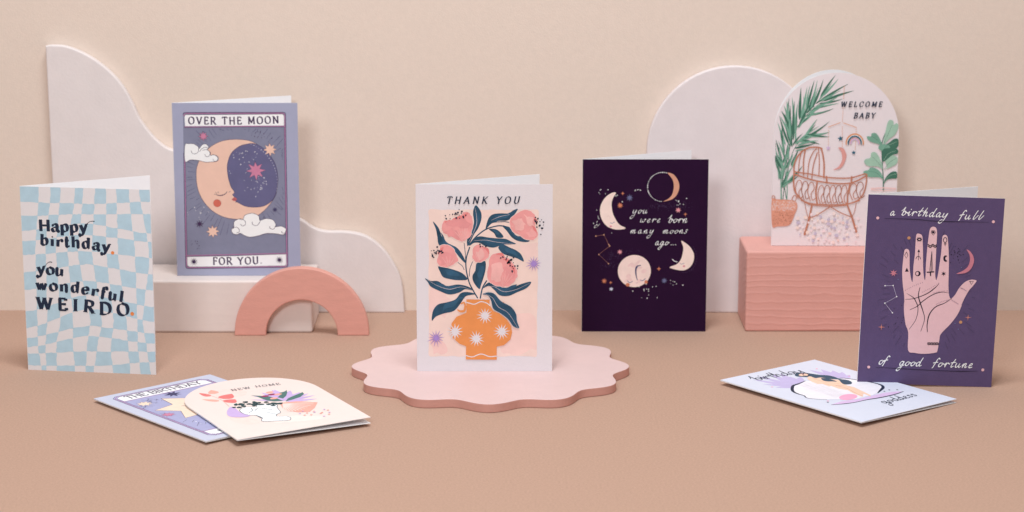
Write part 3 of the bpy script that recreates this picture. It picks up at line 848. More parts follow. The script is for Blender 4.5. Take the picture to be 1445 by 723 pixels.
for cx, cy, sx, sy, n_ in ((310, 278, 45, 14, 16), (345, 242, 12, 6, 2), (880, 320, 14, 22, 16), (905, 340, 16, 30, 8), (195, 525, 20, 15, 16), (160, 560, 10, 22, 5), (500, 485, 16, 8, 6), (685, 590, 22, 18, 16), (715, 635, 14, 16, 8), (640, 560, 16, 10, 5)):
    for _ in range(n_): A.dot((random.gauss(cx, sx), random.gauss(cy, sy)), random.uniform(.35, .8), NAVY, n=7)
A.part('printed_vase')
A.fill([low3(p) for p in [(388, 188), (550, 190), (548, 225), (575, 270), (620, 288), (670, 330), (700, 375), (707, 420), (695, 470), (650, 510), (600, 520), (600, 612), (384, 610), (386, 518), (340, 500), (295, 460), (275, 410), (285, 355), (320, 310), (388, 282)]], VASE, smooth=False)
A.line([low3(p) for p in [(380, 240), (372, 268), (345, 272), (328, 262)]], VASE, [1.6, 1.8, 1.0]); A.line([low3(p) for p in [(352, 218), (372, 212), (382, 240)]], VASE, [1.0, 1.4])
A.fill([low3(p) for p in [(630, 212), (645, 205), (660, 222), (655, 232)]], VASE)
A.line([low3(p) for p in [(384, 208), (410, 215), (445, 222), (490, 204), (530, 215), (552, 232)]], OFFW, .75)
A.line([low3(p) for p in [(384, 582), (430, 592), (490, 572), (550, 590), (602, 586)]], OFFW, .75)
A.line([low3(p) for p in [(388, 186), (550, 188)]], OFFW, .35, smooth=False)
A.part('printed_leaf', 'leaf hanging over the vase')
A.fill([low3(p) for p in [(500, 152), (540, 138), (585, 150), (630, 200), (700, 240), (735, 290), (742, 340), (757, 390), (715, 378), (680, 330), (630, 290), (575, 255), (560, 200), (540, 165)]], TEAL, n=5, edge=OFFW, ew=.2)
A.line([low3(p) for p in [(515, 148), (570, 178), (610, 240), (680, 285), (745, 385)]], VEIN, [.12, .3, .12])
for p, n_ in (((518, 303), 13), ((308, 415), 12), ((457, 464), 13), ((635, 415), 13)):
    A.part('printed_starburst', 'white starburst on the vase'); A.star(low3(p), n_, 6.6, 2.5, OFFW, jit=.10)
A.part('printed_starburst', 'lilac starburst at the right'); A.star((857, 612), 13, 6.4, 1.8, LILAC, jit=.14)
A.part('printed_starburst', 'lilac starburst at the lower left'); A.star(low3((176, 460)), 13, 7.2, 1.9, LILAC, jit=.14)
A.text('THANK YOU', [(247, 194), (500, 194), (752, 194)], 48, NAVY, thick=.19, thin=.065, slant=.22, xs=1.05)
A.done()
# ---- 4. many moons
NIGHT = mat('card_face_aubergine', (44, 13, 50), rough=0.75, var=0.06, vscale=60, bump=0.1, bscale=1500, gain=0.85, spec=0.12)
root, fp = standing_card('dark aubergine card with sleeping moons reading you were born many moons ago', (.0590, 1.8364, 0), 0, R(26.0), NIGHT)
A = Art(fp, [(821, 468), (995, 468), (998, 225), (822, 225)])
CW = ink((240, 232, 236), var=.01); CRM = wash((232, 208, 196), var=.05, vscale=110); BRZ = wash((206, 146, 118), var=.08, vscale=110)
PNK = ink((214, 136, 146)); BLU = ink((96, 100, 140)); RST = ink((200, 116, 84)); HAZE = ink((78, 58, 96)); MOONP = wash((232, 204, 196), var=.06, vscale=120)
random.seed(11)
A.crop(815, 215, 5.563)
A.part('printed_moon', 'cream crescent at the left with a sleeping face')
A.fill([(298, 318), (262, 320), (215, 355), (182, 410), (174, 470), (190, 530), (230, 580), (290, 604), (345, 604), (373, 593), (330, 570), (306, 542), (298, 528), (275, 480), (264, 410), (275, 360)], CRM)
A.line([(255, 552), (266, 556), (280, 552), (288, 545)], BLU, .4); A.ellipse((258, 580), 1.0, .8, PNK)
A.line([(228, 505), (238, 498), (250, 505), (252, 518)], ink((214, 180, 170)), .3)
A.part('printed_moon', 'bronze crescent at the top')
A.fill([(700, 162), (745, 175), (782, 225), (790, 280), (770, 335), (730, 370), (665, 386), (705, 365), (735, 330), (748, 270), (738, 215)], BRZ)
A.part('printed_dots', 'dotted ring beside the bronze crescent'); A.up()
for k in range(26):
    a = R(75 + 190*k/25)
    A.dot((660+116*math.cos(a), 272-114*math.sin(a)), random.uniform(.28, .5), CW, n=8, sx=1.3, rot=a+1.57)
A.text('you', [(425, 480), (540, 478)], 52, CW, font='script', thick=.11, thin=.045, slant=.3, jitter=.08)
A.text('were', [(485, 548), (640, 549)], 50, CW, font='script', thick=.11, thin=.045, slant=.3, jitter=.08)
A.text('born', [(702, 550), (852, 550)], 58, CW, font='script', thick=.11, thin=.045, slant=.3, jitter=.08)
A.text('many', [(408, 636), (590, 634)], 50, CW, font='script', thick=.11, thin=.045, slant=.3, jitter=.08)
A.text('moons', [(662, 636), (852, 634)], 50, CW, font='script', thick=.11, thin=.045, slant=.3, jitter=.08)
def d2(p): return (p[0]*5.563/5.358, (125 + p[1]/5.358)*5.563)
A.text('ago', [d2((580, 30)), d2((682, 30))], 50, CW, font='script', thick=.12, thin=.07, slant=.25)
A.part('printed_dots'); A.up()
for x in (702, 718, 736): A.dot(d2((x, 28)), .36, CW)
A.part('printed_moon', 'cream crescent at the right with a sleeping face')
A.fill([d2(p) for p in [(778, 0), (800, 8), (845, 45), (874, 100), (868, 160), (835, 205), (780, 222), (692, 200), (745, 175), (775, 140), (790, 90), (793, 45)]], CRM)
A.line([d2(p) for p in [(770, 168), (782, 174), (800, 168)]], BLU, .4); A.ellipse(d2((800, 190)), 1.0, .9, PNK)
A.line([d2(p) for p in [(712, 138), (728, 152), (748, 156)]], CW, .55)
A.part('printed_moon', 'full moon with a sleeping face')
A.ellipse(d2((427, 227)), 13.9, 13.9, MOONP, n=48)
for _ in range(12):
    A.ellipse(d2((random.uniform(350, 505), random.uniform(150, 310))), random.uniform(1.4, 3.2), random.uniform(.9, 1.8), wash((228, 192, 187), var=.08), rot=random.uniform(0, 3), n=14)
A.part('printed_face')
A.line([d2(p) for p in [(474, 184), (450, 190), (438, 215), (440, 255), (449, 295)]], ink((62, 64, 104)), [.6, 1.5, 1.2, .5])
A.line([d2(p) for p in [(376, 300), (388, 312), (402, 312), (414, 304)]], BLU, .5); A.line([d2(p) for p in [(472, 294), (484, 300), (498, 294), (510, 284)]], BLU, .5)
A.line([d2(p) for p in [(440, 314), (446, 318), (453, 313)]], ink((176, 120, 150)), .3)
A.ellipse(d2((378, 330)), 1.7, 1.5, RST); A.ellipse(d2((515, 310)), 1.3, 1.7, RST)
A.part('printed_constellation')
for q in ([(142, 656), (205, 646), (243, 722), d2((241, 37)), d2((160, 102)), d2((233, 170))],):
    A.line(q, ink((150, 92, 84)), .28, smooth=False); A.up()
    for p in q: A.dot(p, .5, ink((226, 168, 132)))
A.part('printed_dots', 'fine violet haze of dots'); A.up()
for cx, cy, sx, sy, n_ in ((680, 425, 60, 14, 90), (820, 430, 30, 25, 30), (*d2((270, 110)), 30, 22, 60), (*d2((230, 185)), 35, 12, 30), (*d2((390, 75)), 40, 10, 22), (*d2((875, 190)), 22, 30, 12)):
    for _ in range(n_): A.dot((random.gauss(cx, sx), random.gauss(cy, sy)), random.uniform(.12, .25), HAZE, n=6)
for k in range(15):
    a = R(45-140*k/14); A.dot(d2((800+96*math.cos(a), 125-112*math.sin(a))), .28, HAZE, n=7)
A.part('printed_dots', 'white star dots'); A.up()
for cx, cy, sx, sy, n_ in ((200, 300, 30, 16, 6), (155, 560, 18, 32, 13), (460, 300, 24, 12, 6), (795, 385, 20, 14, 9), (310, 350, 30, 14, 4), (265, 632, 2, 2, 1), (150, 452, 2, 2, 1),
                           (*d2((540, 370)), 40, 30, 12), (*d2((730, 320)), 32, 14, 7), (*d2((520, 440)), 20, 14, 3)):
    for _ in range(n_): A.dot((random.gauss(cx, sx), random.gauss(cy, sy)), random.uniform(.22, .5), CW, n=7)
for p, n_, r1, r2, m_, rt, lb in (((404, 356), 8, 3.3, 1.2, BLU, 0, 'slate blue star'), ((330, 416), 9, 2.6, 1.2, RST, .2, 'rust star by the left crescent'), ((783, 452), 7, 2.6, 1.2, PNK, 0, 'pink star under the bronze crescent'),
                          ((350, 322), 4, 1.7, .6, RST, 0, None), ((839, 485), 4, 1.6, .6, RST, 0, None), (d2((318, 82)), 7, 2.4, 1.1, PNK, .2, 'pink star above the full moon'), (d2((201, 302)), 9, 2.6, 1.0, RST, 0, 'rust star at the lower left'),
                          (d2((250, 314)), 4, 1.4, .6, RST, 0, None), (d2((611, 209)), 4, 1.9, .7, RST, 0, None), (d2((652, 300)), 8, 2.8, 1.1, BLU, .1, 'slate star beside the full moon'), (d2((254, 363)), 6, 2.0, .9, ink((196, 198, 220)), 0, 'pale star at the lower left')):
    A.part('printed_star', lb); A.star(p, n_, r1, r2, m_, rot=rt, jit=.08)
A.done()

# ---- 5. WELCOME BABY
SHELL = mat('card_face_shell_white', (220, 209, 211), rough=0.68, var=0.012, vscale=200, bump=0.2, bscale=1500, gain=IG, spec=0.2)
root, fp = standing_card('round-topped WELCOME BABY card with a rattan crib and palms on the pink block', (.2205, 1.8590, .0697), R(-.8), R(21), SHELL, arch=True)
A = Art(fp, [(1087.5, 348.5), (1263.5, 350), (1271, 102), (1094, 101)])
A.crop(1085, 90, 5.563)
def e2(p): return (p[0]*5.563/5.163, (125 + p[1]/5.163)*5.563)
G1 = wash((58, 108, 88), var=.12, vscale=90); G2 = wash((112, 160, 138), var=.12, vscale=90); G3 = wash((150, 186, 164), var=.1, vscale=90)
RAT = wash((186, 116, 90), var=.10, vscale=140); RAT2 = ink((160, 92, 70)); TCO = wash((214, 142, 118), var=.08)
random.seed(5)
def inside(p):
    q = A.P(p); r = W0/2
    if not (0.0012 < q.x < W0-.0012 and .001 < q.y): return False
    return q.y < H0-r or (q.x-r)**2+(q.y-(H0-r))**2 < (r-.001)**2
A.part('printed_palm', 'tall palm in a basket')
stems = [[(92*1.07, 1400), (160, 1080), (165, 900), (175, 700)], [(130, 1340), (150, 1000), (230, 520), (360, 330), (470, 240)], [(100, 1350), (150, 1050), (165, 800), (190, 650), (300, 540)],
         [(95, 1350), (110, 1000), (160, 700), (158, 450), (160, 300)]]
def frond(P_, tips, w_=6.0):
    A.line(P_, G1, [.7, .5, .3])
frond([(92, 1066), (94, 1000), (104, 920), (130, 800), (190, 560), (260, 440), (380, 320), (500, 240)], None)
frond([(108, 1066), (118, 980), (140, 860), (190, 680), (270, 580), (380, 520)], None)
frond([(135, 1066), (125, 1000), (105, 900), (62, 760), (50, 620)], None)
frond([(150, 720), (165, 600), (160, 450), (158, 320)], None)
LV = []
# blades rising from the main frond, both sides, then the lower frond
for (a, b, w_, c_) in (((240, 440), (252, 152), 4.2, 0), ((250, 430), (300, 168), 3.4, 1), ((285, 390), (362, 95), 3.6, 0), ((300, 380), (378, 118), 3.0, 1), ((330, 350), (426, 112), 3.4, 0), ((400, 260), (528, 72), 3.2, 0), ((420, 250), (546, 108), 2.4, 1),
        ((380, 300), (626, 150), 3.0, 0), ((420, 290), (670, 205), 3.4, 0), ((370, 300), (515, 245), 2.6, 1), ((390, 310), (580, 270), 2.8, 0), ((340, 350), (500, 290), 2.8, 1), ((290, 400), (510, 345), 2.8, 0), ((300, 390), (440, 310), 3.0, 1),
        ((240, 470), (380, 340), 3.2, 1), ((230, 500), (330, 300), 3.0, 0), ((215, 520), (225, 300), 3.0, 1), ((200, 540), (180, 250), 3.4, 1), ((160, 560), (158, 232), 3.4, 0), ((150, 450), (110, 300), 2.8, 1), ((150, 480), (85, 345), 3.0, 0), ((155, 420), (138, 262), 2.8, 1),
        ((160, 640), (80, 395), 3.0, 0), ((130, 640), (62, 440), 2.6, 1), ((170, 620), (120, 430), 2.8, 1), ((190, 600), (200, 280), 3.4, 0), ((180, 640), (170, 420), 3.0, 1),
        ((270, 585), (380, 425), 2.8, 1), ((250, 590), (476, 445), 2.8, 0), ((280, 560), (482, 530), 3.4, 1), ((300, 550), (475, 570), 2.8, 0), ((240, 600), (400, 630), 3.2, 0), ((230, 600), (350, 565), 2.6, 1), ((220, 640), (390, 600), 2.8, 1), ((200, 660), (320, 640), 2.8, 0), ((200, 630), (330, 500), 3.0, 1),
        ((100, 780), (40, 550), 3.2, 0), ((110, 820), (40, 640), 3.0, 1), ((90, 860), (45, 720), 3.0, 0), ((130, 760), (70, 600), 2.6, 1), ((120, 700), (100, 480), 3.0, 0), ((170, 800), (230, 670), 3.0, 0), ((140, 820), (190, 700), 2.6, 1), ((150, 760), (150, 600), 2.8, 1),
        (e2((88, 260)), e2((140, 110)), 3.0, 0), (e2((90, 255)), e2((180, 90)), 2.6, 1), (e2((92, 250)), e2((245, 95)), 3.0, 0), (e2((95, 240)), e2((215, 170)), 3.2, 0), (e2((88, 200)), e2((60, 90)), 3.0, 0), (e2((90, 200)), e2((128, 40)), 2.6, 1), (e2((88, 120)), e2((40, 10)), 2.8, 0), (e2((100, 80)), e2((150, -20)), 2.8, 1)):
    LV.append((a, b, w_, c_))
for a, b, w_, c_ in LV:
    t = 1.0
    while not inside((a[0]+(b[0]-a[0])*t, a[1]+(b[1]-a[1])*t)) and t > .3: t -= .04
    b = (a[0]+(b[0]-a[0])*t, a[1]+(b[1]-a[1])*t)
    if inside(a):
        A.leaf(a, b, w_*.62, (G1, G2)[c_], bend=random.uniform(-.05, .05))
        a2 = (a[0]+random.uniform(-22, 22), a[1]+random.uniform(-10, 25)); b2 = (a2[0]+(b[0]-a[0])*random.uniform(.55, .85)+random.uniform(-18, 18), a2[1]+(b[1]-a[1])*random.uniform(.6, .85))
        if inside(a2) and inside(b2): A.leaf(a2, b2, w_*.42, (G2, G1)[c_], bend=random.uniform(-.06, .06))
A.line([e2(p) for p in [(88, 345), (86, 200), (95, 60)]], G2, 1.0); A.line([e2(p) for p in [(128, 345), (130, 240), (118, 60)]], G2, .7)
A.part('printed_basket', 'basket holding the palm')
A.fill([e2(p) for p in [(18, 350), (60, 345), (150, 350), (195, 362), (205, 405), (185, 460), (160, 520), (130, 542), (60, 546), (20, 540)]], TCO)
for q in ([(180, 360), (165, 345), (180, 318), (198, 325), (190, 360)], [(18, 340), (24, 318), (38, 322), (42, 345)]): A.line([e2(p) for p in q], RAT, .6)
A.part('printed_dots'); A.up()
for _ in range(240):
    x = random.uniform(22, 195); y = random.uniform(356, 430)
    A.dot(e2((x, y)), random.uniform(.22, .42), random.choice((SHELL, ink((236, 196, 180)))), n=6)
A.up()
for _ in range(160):
    y = random.uniform(435, 535); x = random.uniform(24, 188-(y-435)*.35)
    A.dot(e2((x, y)), random.uniform(.18, .34), RAT2, n=6)
A.part('printed_fig_tree', 'broad-leaved plant at the right')
A.line([(900, 640), (903, 760), (901, 900)] and [e2((835, 285)), e2((833, 200)), e2((826, 80)), (885, 640), (905, 560), (935, 500)], G1, [.9, .7, .4])
def fig(pts, m_, vein):
    A.part('printed_leaf')
    A.fill(pts, m_, n=5); A.line(vein, G3 if m_ is G1 else G1, .22)
fig([(900, 630), (905, 570), (918, 510), (930, 460), (950, 438), (975, 450), (978, 478), (1000, 465), (1014, 480), (1008, 520), (985, 560), (945, 590)], G3, [(903, 620), (940, 540), (965, 480)])
fig([(890, 640), (850, 628), (800, 612), (772, 590), (770, 568), (800, 568), (805, 545), (840, 545), (868, 585)], G2, [(885, 635), (840, 590), (800, 565)])
fig([(900, 650), (940, 620), (980, 590), (1013, 592), (1016, 640), (990, 670), (940, 690)], G1, [(905, 650), (960, 630), (1005, 610)])
fig([(895, 690), (862, 670), (862, 645), (895, 630), (940, 640), (950, 670), (920, 710)], G2, [(895, 690), (915, 650), (935, 640)])
fig([e2(p) for p in [(830, 120), (790, 105), (720, 100), (693, 70), (705, 50), (738, 40), (745, 5), (775, 0), (805, 40)]], G3, [e2(p) for p in [(828, 115), (780, 60), (745, 25)]])
fig([e2(p) for p in [(838, 130), (860, 110), (845, 60), (870, 30), (900, 20), (935, 40), (934, 80), (900, 105)]], G3, [e2(p) for p in [(840, 125), (880, 75), (925, 45)]])
fig([e2(p) for p in [(832, 70), (822, 20), (835, -25), (900, -30), (938, -20), (936, 10), (900, 20)]], G1, [e2(p) for p in [(835, 60), (870, 10), (920, -10)]])
fig([e2(p) for p in [(830, 195), (800, 185), (730, 182), (695, 162), (690, 140), (725, 130), (740, 112), (780, 120), (815, 150)]], G2, [e2(p) for p in [(825, 190), (780, 150), (730, 140)]])
fig([e2(p) for p in [(836, 235), (850, 190), (880, 155), (910, 142), (933, 150), (932, 192), (900, 195), (860, 205)]], G1, [e2(p) for p in [(840, 225), (880, 175), (925, 160)]])
A.line([e2(p) for p in [(745, 268), (830, 263), (925, 268)]], ink((232, 186, 180)), .8); A.line([e2(p) for p in [(745, 276), (830, 283), (925, 278)]], ink((232, 186, 180)), .5)
A.part('printed_mobile', 'hanging nursery mobile')
GOLD = ink((214, 140, 92))
A.line([(588, 168), (584, 270)], GOLD, .3, smooth=False)
A.up()
for q0, q1, n_ in (((580, 345), (574, 445), 8), ((574, 490), (574, 650), 13), ((466, 520), (464, 635), 9), ((684, 500), (682, 545), 4), ((678, 610), (676, 670), 6)):
    for k in range(n_): A.dot((q0[0]+(q1[0]-q0[0])*k/(n_-1), q0[1]+(q1[1]-q0[1])*k/(n_-1)), .33, GOLD, n=7)
A.line([(465, 492), (558, 458)], GOLD, .45, smooth=False); A.line([(582, 460), (682, 496)], GOLD, .45, smooth=False)
TL2 = ink((34, 92, 116)); LIL = ink((200, 170, 204))
A.part('printed_star', 'teal star of the mobile'); A.star((560, 584), 5, 2.6, 1.1, TL2, rot=.2)
A.part('printed_star', 'small teal star under the rainbow'); A.star((664, 697), 5, 2.0, .9, TL2)
A.part('printed_star', 'lilac star of the mobile'); A.star((464, 660), 5, 2.1, 1.0, LIL)
A.part('printed_moon', 'rose crescent of the mobile')
A.fill([(543, 656), (580, 660), (603, 700), e2((563, 30)), e2((545, 85)), e2((515, 118)), e2((468, 128)), e2((505, 105)), e2((530, 60)), e2((530, 15)), (560, 680)], wash((214, 146, 138), var=.06))
A.part('printed_rainbow')
for r1, m_, w_ in ((66, GOLD, 1.1), (55, CW, .9), (50, TL2, 1.2), (38, ink((222, 150, 140)), .5), (30, LIL, 1.1)):
    A.line([(672+r1*1.02*math.cos(R(a)), 622-r1*1.1*math.sin(R(a))) for a in range(-6, 187, 16)], m_, w_)
A.part('printed_crib', 'rattan crib on crossed legs')
for q, w_ in (([(180, 150), (182, 90), (205, 30), (240, -10)], 1.5), ([(212, 160), (218, 70), (232, 0)], .9), ([(250, 165), (250, 60), (262, -20)], 1.3), ([(278, 190), (290, 70), (318, 0), (345, -30)], .9), ([(310, 190), (322, 90), (350, 0)], 1.0),
              ([(362, 170), (365, 60), (358, -30)], .9), ([(398, 185), (400, 90), (392, 20), (380, -28)], 1.6), ([(232, -8), (290, -36), (350, -40), (384, -30)], 1.5),
              ([(185, 140), (240, 150), (300, 158), (400, 180), (480, 188), (560, 190), (610, 185), (660, 170), (700, 158)], 1.3), ([(185, 160), (260, 185), (340, 208), (420, 222), (500, 230), (580, 228), (640, 210), (712, 172)], 1.5),
              ([(180, 148), (178, 230), (190, 290), (240, 350), (290, 380)], 1.6), ([(712, 165), (708, 230), (690, 300), (650, 352), (600, 375)], 1.4), ([(700, 158), (714, 165), (706, 182)], 1.2),
              ([(235, 352), (300, 376), (380, 385), (480, 388), (570, 382), (660, 355)], 1.4), ([(290, 384), (380, 396), (480, 398), (560, 392)], .8),
              ([(350, 215), (340, 290), (350, 380)], 1.7), ([(590, 230), (574, 310), (570, 384)], 1.5), ([(418, 178), (420, 220)], 1.7), ([(602, 180), (600, 215)], 1.7)):
    A.line([e2(p) for p in q], RAT, w_*.8)
for x0, x1, top, bot in ((196, 330, 200, 340), (360, 570, 240, 380), (592, 690, 225, 350)):
    n_ = round((x1-x0)/42)
    for k in range(n_):
        cx = x0+(x1-x0)*(k+.5)/n_; hw = (x1-x0)/n_*.62
        dy = 25*(k/n_) if x0 < 300 else (-20*(k/n_) if x0 > 500 else 0)
        A.line([e2((cx-hw*.3, bot+dy)), e2((cx-hw, (top+bot)/2+dy)), e2((cx-hw*.5, top+12+dy)), e2((cx+hw*.4, top+8+dy)), e2((cx+hw*.7, (top+bot)/2-20+dy)), e2((cx-hw*.1, (top+bot)/2+20+dy)), e2((cx+hw*.3, bot-6+dy)), e2((cx+hw*1.1, bot-20+dy))], RAT2 if k % 2 else RAT, .62)
for q, w_ in (([(312, 382), (290, 490), (258, 605)], [1.3, 1.8]), ([(570, 388), (605, 480), (637, 588)], [1.3, 1.8]), ([(258, 370), (272, 440), (288, 495)], .5), ([(636, 375), (622, 440), (605, 478)], .5),
              ([(290, 490), (360, 455), (450, 398)], .8), ([(440, 396), (520, 445), (605, 480)], .8)):
    A.line([e2(p) for p in q], RAT, w_)
A.part('printed_confetti', 'pastel speckled rug under the crib'); A.up()
cc = [ink(c) for c in ((232, 206, 200), (230, 206, 208), (188, 176, 196), (234, 208, 198), (230, 194, 186), (230, 212, 216), (231, 210, 206))]
occ = []
for _ in range(400):
    x = random.gauss(450, 130); y = random.gauss(560, 60)
    if not (190 < x < 680 and 445 < y < 680) or any(abs(x-a)+abs(y-b) < 31 for a, b in occ): continue
    occ.append((x, y)); A.dot(e2((x, y)), random.uniform(.6, 1.6), random.choice(cc), n=7, sx=1.2, rot=random.uniform(0, 3))
A.text('WELCOME', [(558, 333), (700, 333), (880, 334)], 40, NAVY, thick=.23, thin=.08, slant=.22)
A.text('BABY', [(662, 424), (740, 424), (826, 424)], 42, NAVY, thick=.23, thin=.08, slant=.22)
A.done()

# ---- 6. birthday full of good fortune
VIO = mat('card_face_violet', (86, 70, 106), rough=0.64, var=0.05, vscale=150, bump=0.25, bscale=1500, gain=IG, spec=0.25)
root, fp = standing_card('violet card with an open palm reading a birthday full of good fortune', (.2664, 1.6640, .0027), R(-2.0), R(28), VIO, roll=R(1.45), w=.103)
A = Art(fp, [(1207.6, 540), (1396.5, 545.7), (1415, 280.8), (1221, 275.5)], w=.103)
A.crop(1205, 260, 4.818)
def f2(p): return ((25+p[0]/6.288)*4.818, (55+p[1]/6.288)*4.818)
def f3(p): return (p[0]/5.785*4.818, (165+p[1]/5.785)*4.818)
INKV = ink((28, 18, 40)); HP = wash((222, 178, 184), var=.035, vscale=150); RSE = ink((196, 116, 132))
random.seed(9)
A.text('a', [(224, 218), (252, 218)], 50, CW, font='script', thick=.14, thin=.08, slant=.25)
A.text('birthday', [(300, 216), (430, 220), (616, 232)], 54, CW, font='script', thick=.15, thin=.065, slant=.28, xs=1.05)
A.text('full', [(694, 240), (850, 243)], 54, CW, font='script', thick=.15, thin=.065, slant=.28, xs=1.05)
A.text('of', [f3((184, 515)), f3((252, 516))], 52, CW, font='script', thick=.15, thin=.07, slant=.28, xs=1.05)
A.text('good', [f3((352, 524)), f3((532, 530))], 52, CW, font='script', thick=.15, thin=.07, slant=.28, xs=1.05)
A.text('fortune', [f3((624, 532)), f3((950, 542))], 52, CW, font='script', thick=.15, thin=.07, slant=.28, xs=1.05)
A.part('printed_rule', 'thin dark rule under the top line'); A.line([(188, 238), (400, 244), (560, 256), (900, 262)], INKV, [.2, .5, .4, .5, .15])
A.part('printed_rule', 'thin dark rule under the bottom line'); A.line([f3(p) for p in [(165, 540), (400, 552), (700, 566), (880, 570), (1000, 568)]], INKV, [.2, .5, .4, .6, .15])
A.part('printed_dots', 'pink dots at the ends of the two lines'); A.up()
for p in ((142, 235), (932, 258), f3((108, 538)), f3((1038, 558))): A.dot(p, 1.15, ink((226, 174, 180)), n=14)
A.part('printed_dots', 'ochre dots'); A.up()
for p in ((356, 370), f3((855, 173))): A.dot(p, 1.25, ink((190, 132, 92)), n=12)
for _ in range(22): A.dot((random.gauss(675, 30), random.gauss(470, 40)), random.uniform(.2, .5), INKV, n=6)
for _ in range(10): A.dot(f3((random.gauss(350, 80), random.gauss(160, 60))), random.uniform(.2, .45), INKV, n=6)
for p in (f3((810, 183)), f3((836, 230)), (716, 570), (285, 652)): A.dot(p, .5, BLU, n=8)
A.part('printed_rays'); A.up()
FV = ink((72, 58, 93)); hc = f2((480, 620))
for k in range(60):
    a = 2*math.pi*k/60 + random.uniform(-.03, .03); r0 = random.uniform(250, 330); r1 = r0+random.uniform(20, 60)
    q0 = (hc[0]+r0*math.cos(a), hc[1]+r0*1.25*math.sin(a)); q1 = (hc[0]+r1*math.cos(a), hc[1]+r1*1.25*math.sin(a))
    if 90 < q0[0] < 930 and 90 < q1[0] < 930 and 290 < q0[1] < 1130 and 290 < q1[1] < 1130: A.line([q0, q1], FV, .3, smooth=False, up=False)
A.part('printed_hand', 'pale pink open palm with five fingers')
A.fill([f2(p) for p in [(272, 720), (268, 640), (255, 540), (250, 420), (262, 290), (270, 245), (288, 234), (308, 246), (314, 285), (316, 400), (326, 480), (340, 528),
     (346, 480), (350, 380), (362, 280), (368, 160), (374, 108), (394, 98), (424, 116), (430, 170), (434, 280), (436, 400), (442, 470), (452, 510),
     (458, 470), (460, 380), (470, 240), (480, 150), (490, 75), (502, 46), (526, 36), (550, 50), (558, 100), (552, 220), (546, 380), (544, 460), (552, 510),
     (566, 470), (580, 380), (596, 260), (602, 170), (606, 124), (624, 108), (646, 118), (655, 160), (664, 300), (664, 420), (662, 560), (668, 640), (684, 672),
     (720, 640), (760, 575), (810, 525), (860, 505), (902, 508), (910, 520), (880, 560), (845, 600), (810, 660), (780, 725)]] +
     [f3(p) for p in [(862, 40), (830, 110), (770, 190), (695, 268), (682, 320), (668, 400), (650, 420), (560, 430), (480, 422), (428, 402), (428, 260), (405, 190), (392, 90), (392, 10)]], HP, n=4)
A.part('printed_palm_lines')
for q, w_ in (([f2((408, 576)), f2((396, 660)), f2((408, 722)), f3((484, 0)), f3((502, 60)), f3((482, 160)), f3((436, 232))], 0) , ):
    pass
for q, w_ in (([f2((292, 628)), f2((345, 660)), f3((482, -5)), f3((506, 60)), f3((490, 150)), f3((436, 232))], [.2, .8, .5, .3]),
              ([f2((408, 576)), f2((396, 650)), f2((420, 735)), f3((545, 80)), f3((560, 150)), f3((530, 248))], [.5, .9, .6, .35]),
              ([f2((278, 680)), f2((360, 672)), f2((470, 630)), f2((540, 580)), f2((578, 542))], [.3, .6, .8, .3]),
              ([f3((440, 74)), f3((500, 45)), f2((430, 700)), f2((520, 640)), f2((600, 616)), f2((662, 622))], [.35, .7, .6, .3]),
              ([f3((584, 252)), f3((582, 190)), f3((600, 110)), f3((650, 50)), f3((720, 20)), f2((690, 672))], [.5, .9, .7, .4])):
    A.line(q, INKV, w_)
def poly(pts, closed=True, w_=.4, new=True): A.line([f2(p) for p in pts] + ([f2(pts[0])] if closed else []), INKV, w_, smooth=False)
A.part('printed_symbol')
poly([(287, 262), (300, 290), (285, 318), (270, 290)])
A.part('printed_symbol')
A.fill([f2(p) for p in [(291, 400), (308, 436), (274, 436)]], INKV, smooth=False)
A.part('printed_symbol')
A.ellipse(f2((400, 150)), 2.0, 1.3, INKV); A.ellipse(f2((400, 150)), .8, .4, HP)
for x in (385, 395, 405, 415): poly([(x, 140), (x-1, 130)], False, .25); poly([(x, 162), (x, 172)], False, .22)
A.part('printed_symbol')
A.part('printed_symbol'); A.fill([f2(p) for p in [(396, 236), (408, 262), (384, 262)]], INKV, smooth=False); poly([(396, 262), (393, 332)], False, .35); A.line([f2(p) for p in [(370, 322), (380, 304), (394, 300), (406, 306), (413, 324)]], INKV, .4)
A.part('printed_symbol')
A.ellipse(f2((389, 452)), 2.1, 2.0, INKV); A.fill([f2(p) for p in [(388, 436), (374, 444), (372, 458), (386, 468), (396, 452)]], HP)
A.part('printed_symbol')
poly([(510, 72), (536, 72), (542, 88), (524, 112), (505, 88)]); A.ellipse(f2((523, 86)), 1.0, .9, INKV)
A.part('printed_symbol')
for dy in (0, 14): A.line([f2(p) for p in [(478, 194+dy), (500, 206+dy), (520, 192+dy), (540, 206+dy), (552, 196+dy)]], INKV, .65)
A.part('printed_symbol')
poly([(512, 255), (520, 425)], False, .35); poly([(512, 255), (494, 425)], False, .35); poly([(508, 290), (507, 430)], False, .5); poly([(472, 440), (530, 436)], False, .9); poly([(500, 436), (502, 468)], False, .9)
A.part('printed_symbol')
A.line([f2((630+15*math.cos(R(a)), 154+22*math.sin(R(a)))) for a in range(0, 361, 30)], INKV, .5); poly([(630, 176), (629, 206)], False, .45); poly([(620, 188), (640, 188)], False, .45)
A.part('printed_symbol')
A.fill([f2(p) for p in [(648, 296), (630, 290), (616, 305), (618, 334), (634, 346), (650, 340), (634, 326), (634, 308)]], INKV)
A.part('printed_symbol')
A.star(f2((618, 452)), 6, 2.0, .75, INKV)
A.part('printed_symbol')
poly([(850, 518), (884, 520), (866, 546)], True, .4)
A.part('printed_symbol')
for x in range(585, 668, 13): A.line([f3((x, 346)), f3((x+6, 338)), f3((x+13, 350)), f3((x+6, 356)), f3((x, 346))], INKV, .5)
A.part('printed_tiny_words')
TV = ink((120, 88, 120))
